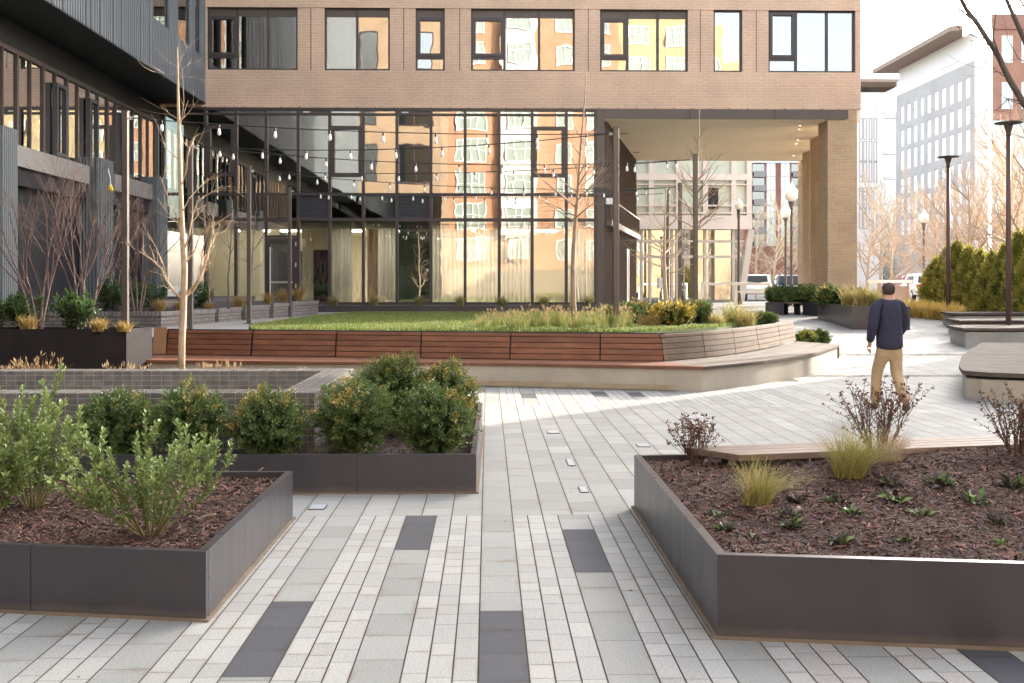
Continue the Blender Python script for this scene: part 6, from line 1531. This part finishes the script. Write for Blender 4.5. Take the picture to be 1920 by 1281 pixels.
globe_lamp('white globe street lamp framed by the passage, in front of the pale glass building', 1385, 372, 393, 53)
globe_lamp('shorter of the paired white globe lamps beside the brick columns', 1473, 383, 409, 61)
globe_lamp('taller of the paired white globe lamps beside the brick columns', 1484, 342, 378, 54)
globe_lamp('white globe street lamp in front of the precast office', 1732, 393, 418, 62)
def disc_lamp(label, px, pytop, Y):
    x0 = PX(px, Y); zb = H(0, Y) - .03; zt = D(px, pytop, Y).z; t = thing('disc_lamp', label, 'street lamp', (x0, Y, zb), 'slim street lamps with flat disc heads')
    x = MB(); x.tube([(x0, Y, zb), (x0, Y, zt - .35)], [.065, .055], 12); x.build('post', mat('rust_brown_post', (.11, .06, .055), .5), t, smoothed=True)
    x = MB(); x.lathe([(.055, -.36), (.06, -.25), (.11, -.08), (.14, -.05)], (x0, Y, zt), 14); x.build('neck', M['pole'], t, smoothed=True)
    x = MB(); x.lathe([(.14, -.05), (.32, -.035), (.33, -.015), (.25, 0), (.02, .012)], (x0, Y, zt), 24); x.build('disc_head', M['barkdark'], t, smoothed=True)
disc_lamp('slim rust brown lamp with flat disc head among the bare trees', 1778, 293, 33)
disc_lamp('larger rust brown lamp with flat disc head at the right edge, nearest of the two', 1891, 229, 26)
# yellow lantern hanging on the bare twigs
p = D(207, 352, 24.4); t = thing('hanging_lantern', 'small yellow round lantern hanging in the bare branches by the ribbed column', 'lantern', p)
x = MB(); x.lathe([(.02, -.09), (.06, -.075), (.075, -.03), (.055, -.01), (.06, .0), (.05, .03), (.03, .05)], p, 12); x.build('lantern_body', mat('yellow_plastic', (.75, .52, .03), .4), t, smoothed=True)
x = MB(); x.tube([p + Vector((0, 0, .05)), p + Vector((.0, 0, .2)), p + Vector((-.05, 0, .42))], .008, 5); x.lathe([(.028, .05), (.03, .075), (.01, .09)], p, 8); x.build('hanger', M['chrome'], t)

# ================================================================== FAR STREET: cars, rail, kiosk
def car(label, px, Y, paint, Ln=4.5, rotz=0.0, hgt=1.62, wd=1.82, scale=1.0):
    """side profile lofted across the width, with wheels, windows, lights"""
    zb = H(0, Y) - .01; t = thing('parked_car', label, 'car', (PX(px, Y), Y, zb), 'cars parked in the far street'); h = hgt
    low = [(-2.2, .42), (-2.2, .75), (-2.05, .92), (-1.25, 1.0), (-.62, h - .06), (-.1, h), (1.1, h), (1.75, h - .12), (2.12, 1.05), (2.22, .8), (2.2, .42)]
    secs = [(-.5, .93, .96), (-.47, 1, 1), (.47, 1, 1), (.5, .93, .96)]; V = []; x = MB()
    for s, kx, kz in secs:
        for a, z in low:
            tum = .86 if z > 1.15 else 1.0; V.append((a * kx * Ln / 4.4, s * wd * tum, .42 + (z - .42) * kz))
    n = len(low); F = [(i * n + k, i * n + (k + 1) % n, (i + 1) * n + (k + 1) % n, (i + 1) * n + k) for i in range(3) for k in range(n)] + [tuple(range(n)), tuple(range(3 * n, 4 * n))[::-1]]
    x.mesh(V, F); x.build('body', M[paint], t, smoothed=False, bevel=.04, local=True)
    for s in (-1, 1):
        for a, b in (((-1.05, 1.03), (.12, h - .12)), ((.2, 1.03), (1.5, h - .14))):
            y_ = s * (wd * .5 * .93 + .012); g_ = MB(); o = .34 if a[0] < 0 else .0
            g_.mesh([(a[0], y_ + s * .03, a[1]), (b[0], y_ + s * .03, a[1]), (b[0] - (.0 if a[0] < 0 else .12), y_ - s * .06, b[1]), (a[0] + o, y_ - s * .06, b[1])], [(0, 1, 2, 3)]); g_.build('side_window', M['clad_dark'], t, local=True)
        for a in (-1.38, 1.38):
            w_ = MB(); prof = [(.2, -.10), (.33, -.10), (.34, -.06), (.34, .06), (.33, .10), (.2, .10)]; V = []; m_ = 18
            for r, o in prof:
                for k in range(m_): an = 2 * math.pi * k / m_; V.append((a + r * math.cos(an), s * (wd * .5 - .08) + o, .34 + r * math.sin(an)))
            w_.mesh(V, [(i * m_ + k, i * m_ + (k + 1) % m_, (i + 1) * m_ + (k + 1) % m_, (i + 1) * m_ + k) for i in range(5) for k in range(m_)]); wo2 = w_.build('wheel', M['black'], t, local=True)
            r_ = MB(); r_.lathe([(.19, 0), (.2, .02), (.05, .04)], (0, 0, 0), 10); r_.v = [(a + vx, s * (wd * .5 + .02) + vz * s, .34 + vy) for vx, vy, vz in r_.v]; r_.build('rim', M['chrome'], wo2, local=True)
    for s in (-.68, .68):
        l_ = MB(); l_.box(-2.235, -2.17, s - .17, s + .17, .68, .82); l_.build('headlight', M['globe'], t, local=True)
        l_ = MB(); l_.box(2.19, 2.25, s - .14, s + .14, .78, 1.0); l_.build('tail_light', M['redlight'], t, local=True)
    l_ = MB(); l_.mesh([(-1.27, -.72, 1.05), (-1.27, .72, 1.05), (-.68, .62, h - .1), (-.68, -.62, h - .1)], [(0, 1, 2, 3)]); l_.v = [(a - .03, b, c + .02) for a, b, c in l_.v]; l_.build('windscreen', M['clad_dark'], t, local=True)
    l_ = MB(); l_.mesh([(2.13, -.72, 1.08), (2.13, .72, 1.08), (1.8, .62, h - .17), (1.8, -.62, h - .17)], [(0, 1, 2, 3)]); l_.v = [(a + .03, b, c + .02) for a, b, c in l_.v]; l_.build('rear_window', M['clad_dark'], t, local=True)
    t.rotation_euler = (0, 0, rotz); t.scale = (scale,) * 3
    return t
M['redlight'] = mat('red_lens', (.5, .02, .02), .3)
M['carwhite'] = mat('white_car_paint', (.78, .78, .77), .25, coat=.5); M['carblue'] = mat('blue_grey_car_paint', (.10, .13, .19), .25, .3, coat=.5); M['carsilver'] = mat('silver_car_paint', (.45, .46, .48), .3, .5, coat=.4); M['carred'] = mat('red_car_paint', (.45, .03, .04), .25, coat=.5)
car('white car parked under the passage view, beside the white rail', 1420, 66, 'carwhite', rotz=R(72))
car('blue-grey car parked behind the double globe lamps', 1478, 68, 'carblue', rotz=R(80))
car('silver car parked left of the brick columns, farthest of the cars', 1508, 78, 'carsilver', rotz=R(85))
car('white car with red tail lights by the yellow grass, right of the kiosk', 1730, 62, 'carwhite', rotz=R(260))
car('red car parked behind the white topped kiosk', 1712, 75, 'carred', rotz=R(80))
t = thing('white_rail', 'white canopy rail on white posts in front of the pale glass building', 'railing', (PX(1345, 50), 50, .66))
for px in (1317, 1380, 1443):
    x = MB(); xx = PX(px, 50); x.box(xx - .06, xx + .06, 49.94, 50.06, .64, D(px, 529, 50).z); x.build('post', M['white'], t)
x = MB(); xa, xb = PX(1317, 50), PX(1443, 50); z = D(1345, 531, 50).z
for i in range(12):
    f0, f1 = i / 12, (i + 1) / 12; x.bar((xa + (xb - xa) * f0, 50, z - .05 * math.sin(f0 * 9.4) ** 2), (xa + (xb - xa) * f1, 50, z - .05 * math.sin(f1 * 9.4) ** 2), .35, .12)
x.build('top_rail', M['white'], t)
x = MB(); x.bar((PX(1380, 50), 50, D(1380, 547, 50).z), (xb, 50, D(1440, 547, 50).z), .06, .06); x.build('lower_rail', M['white'], t)
Yk = 46.0; t = thing('white_topped_kiosk', 'tan panelled kiosk with a flat white roof beyond the walk', 'kiosk', (PX(1675, Yk), Yk, .66))
def kz(py): return D(1675, py, Yk).z
x = MB(); x.box(PX(1642, Yk), PX(1707, Yk), Yk - .25, Yk + 1.0, kz(531), kz(525)); x.build('roof', M['white'], t)
for px in (1647, 1675.5, 1703):
    x = MB(); x.box(PX(px, Yk) - .035, PX(px, Yk) + .035, Yk - .03, Yk + .06, .64, kz(531)); x.build('post', mat('copper_post', (.55, .33, .24), .5), t)
for a, b in ((1649, 1674), (1677, 1702)):
    x = MB(); x.box(PX(a, Yk) + .01, PX(b, Yk) - .01, Yk, Yk + .04, kz(577), kz(537)); x.build('panel', mat('tan_panel', (.42, .31, .26), .6), t)

# ================================================================== PERSON
def skin_body(name, verts, edges, radii, m, parent, sub=2, root=0):
    me = bpy.data.meshes.new(name); me.from_pydata([tuple(v) for v in verts], edges, []); o = bpy.data.objects.new(name, me); COL.objects.link(o); o.parent = parent
    sk = o.modifiers.new('skin', 'SKIN'); sk.use_smooth_shade = True; ss = o.modifiers.new('sub', 'SUBSURF'); ss.levels = sub; ss.render_levels = sub
    for i, r in enumerate(radii):
        d = me.skin_vertices[0].data[i]; d.radius = r if hasattr(r, '__len__') else (r, r); d.use_root = (i == root)
    me.materials.append(M[m]); return o
M['skin'] = mat('skin', (.50, .30, .21), .55); M['navy'] = mat('navy_fabric', (.030, .030, .062), .85, var=(9, (.024, .024, .05)), bump=(7, .035)); M['khaki'] = mat('khaki_fabric', (.50, .36, .22), .9, var=(7, (.44, .31, .19)), bump=(8, .03)); M['hair'] = mat('dark_brown_hair', (.045, .028, .02), .6, bump=(80, .004)); M['shoe'] = mat('brown_shoe', (.10, .06, .04), .6)
pp = G(1668, 771, 0); per = thing('person', 'person in a navy jacket and khaki trousers walking away along the pale walk', 'person', (pp.x, pp.y, 0))
J = {'pel': (0, 0, .92), 'bel': (0, .01, 1.05), 'che': (0, .03, 1.27), 'nec': (0, .03, 1.44), 'nk2': (0, .04, 1.50), 'hea': (0, .055, 1.585), 'crn': (0, .05, 1.66),
     'lsh': (-.175, .03, 1.385), 'lel': (-.255, -.05, 1.13), 'lwr': (-.245, .06, .90), 'lha': (-.235, .09, .83), 'rsh': (.175, .03, 1.385), 'rel': (.25, .08, 1.13), 'rwr': (.225, .24, .96), 'rha': (.215, .28, .90),
     'lhi': (-.095, 0, .88), 'lkn': (-.10, .16, .50), 'lan': (-.10, .20, .10), 'ltо': (-.10, .33, .035), 'rhi': (.095, 0, .88), 'rkn': (.10, .01, .48), 'ran': (.10, -.26, .15), 'rto': (.10, -.17, .035)}
K = list(J); ix = {k: i for i, k in enumerate(K)}
lt = [k for k in K if k.startswith('lt')][0]
E = [('pel', 'bel'), ('bel', 'che'), ('che', 'nec'), ('nec', 'nk2'), ('nk2', 'hea'), ('hea', 'crn'), ('nec', 'lsh'), ('lsh', 'lel'), ('lel', 'lwr'), ('lwr', 'lha'), ('nec', 'rsh'), ('rsh', 'rel'), ('rel', 'rwr'), ('rwr', 'rha'), ('pel', 'lhi'), ('lhi', 'lkn'), ('lkn', 'lan'), ('lan', lt), ('pel', 'rhi'), ('rhi', 'rkn'), ('rkn', 'ran'), ('ran', 'rto')]
RD = {'pel': (.135, .105), 'bel': (.125, .10), 'che': (.145, .11), 'nec': (.07, .065), 'nk2': (.052, .052), 'hea': (.078, .092), 'crn': (.06, .07), 'lsh': .055, 'lel': .042, 'lwr': .030, 'lha': (.038, .02), 'rsh': .055, 'rel': .042, 'rwr': .030, 'rha': (.038, .02), 'lhi': .085, 'lkn': .055, 'lan': .038, lt: (.036, .024), 'rhi': .085, 'rkn': .055, 'ran': .038, 'rto': (.036, .024)}
skin_body('body', [J[k] for k in K], [(ix[a], ix[b]) for a, b in E], [RD[k] for k in K], 'skin', per)
def sub_skin(name, names, edges, radii, m): 
    i2 = {k: i for i, k in enumerate(names)}; return skin_body(name, [J[k] for k in names], [(i2[a], i2[b]) for a, b in edges], [radii[k] for k in names], m, per)
J['hm1'] = (0, 0, .93); J['hem'] = (0, -.005, .78); J['hm0'] = (0, -.005, .765); J['col'] = (0, .035, 1.475); J['wst'] = (0, 0, 1.0); J['plv'] = (0, -.005, .90); J['lth'] = (-.085, .04, .72); J['rth'] = (.085, .0, .72); J['lcu'] = (-.10, .198, .07); J['rcu'] = (.10, -.25, .125); J['lsm'] = (-.10, .185, .28); J['rsm'] = (.10, -.13, .30)
sub_skin('jacket', ['bel', 'hem', 'che', 'nec', 'col', 'lsh', 'lel', 'lwr', 'rsh', 'rel', 'rwr'], [('bel', 'hem'), ('bel', 'che'), ('che', 'nec'), ('nec', 'col'), ('nec', 'lsh'), ('lsh', 'lel'), ('lel', 'lwr'), ('nec', 'rsh'), ('rsh', 'rel'), ('rel', 'rwr')],
         {'bel': (.185, .145), 'hem': (.20, .16), 'che': (.20, .15), 'nec': (.10, .09), 'col': (.085, .08), 'lsh': .085, 'lel': .072, 'lwr': .052, 'rsh': .085, 'rel': .072, 'rwr': .052}, 'navy')
sub_skin('trousers', ['plv', 'wst', 'lth', 'lkn', 'lsm', 'lcu', 'rth', 'rkn', 'rsm', 'rcu'], [('plv', 'wst'), ('plv', 'lth'), ('lth', 'lkn'), ('lkn', 'lsm'), ('lsm', 'lcu'), ('plv', 'rth'), ('rth', 'rkn'), ('rkn', 'rsm'), ('rsm', 'rcu')], {'plv': (.15, .125), 'wst': (.15, .12), 'lth': .098, 'lkn': .078, 'lsm': .072, 'lcu': .064, 'rth': .098, 'rkn': .078, 'rsm': .072, 'rcu': .064}, 'khaki')
for a, b in ((J['lan'], J[lt]), (J['ran'], J['rto'])):
    a = Vector(a); b = Vector(b); hl = Vector((a.x, a.y - .05, a.z - .055)); skin_body('shoe', [hl, (hl + b) / 2 + Vector((0, 0, .008)), b], [(0, 1), (1, 2)], [(.042, .05), (.05, .045), (.04, .03)], 'shoe', per)
hd = Vector(J['hea']); skin_body('hair', [hd + Vector((0, -.035, -.075)), hd + Vector((0, -.03, -.02)), hd + Vector((0, -.02, .04)), hd + Vector((0, .01, .085))], [(0, 1), (1, 2), (2, 3)], [(.066, .05), (.088, .085), (.094, .10), (.07, .08)], 'hair', per)
for s, wr, hn in ((-1, J['lwr'], J['lha']), (1, J['rwr'], J['rha'])):
    wr = Vector(wr); hn = Vector(hn); d = (hn - wr).normalized()
    for k in range(4):
        o = hn + d * .02 + Vector((0, (k - 1.5) * .018, 0)); l_ = (.06, .072, .068, .052)[k]; skin_body('finger', [o, o + d * l_ * .5, o + (d + Vector((-s * .35, .1, 0))).normalized() * l_], [(0, 1), (1, 2)], [.009, .0085, .007], 'skin', per, 1)
    o = wr.lerp(hn, .55) + Vector((0, .032, 0)); skin_body('thumb', [o, o + d * .03 + Vector((0, .02, 0)), o + d * .058 + Vector((0, .022, 0))], [(0, 1), (1, 2)], [.011, .010, .008], 'skin', per, 1)
for s in (-1, 1):
    q = hd + Vector((s * .083, -.005, -.01)); x = MB(); x.lathe([(.004, -.03), (.014, -.02), (.017, 0), (.016, .02), (.004, .032)], (q.x, q.y, q.z), 8); x.build('ear', M['skin'], per, smoothed=True, local=True)
    q = hd + Vector((s * .032, .088, .0)); x = MB(); x.lathe([(.003, -.010), (.010, -.005), (.011, .0), (.010, .005), (.003, .010)], (q.x, q.y, q.z), 8); x.build('eye', M['white'], per, smoothed=True, local=True)
q = hd + Vector((0, .1, -.02)); x = MB(); x.mesh([(q.x - .015, q.y - .012, q.z - .02), (q.x + .015, q.y - .012, q.z - .02), (q.x, q.y + .018, q.z - .016), (q.x, q.y - .01, q.z + .03)], [(0, 1, 2), (0, 2, 3), (1, 3, 2), (0, 3, 1)]); x.build('nose', M['skin'], per, smoothed=True, local=True)
q = hd + Vector((0, .09, -.055)); x = MB(); x.box(q.x - .022, q.x + .022, q.y - .005, q.y + .006, q.z - .006, q.z + .006); x.build('mouth', mat('lips', (.40, .16, .13), .5), per, local=True)
per.rotation_euler = (0, 0, R(6)); per.scale = (.97, .97, .97)
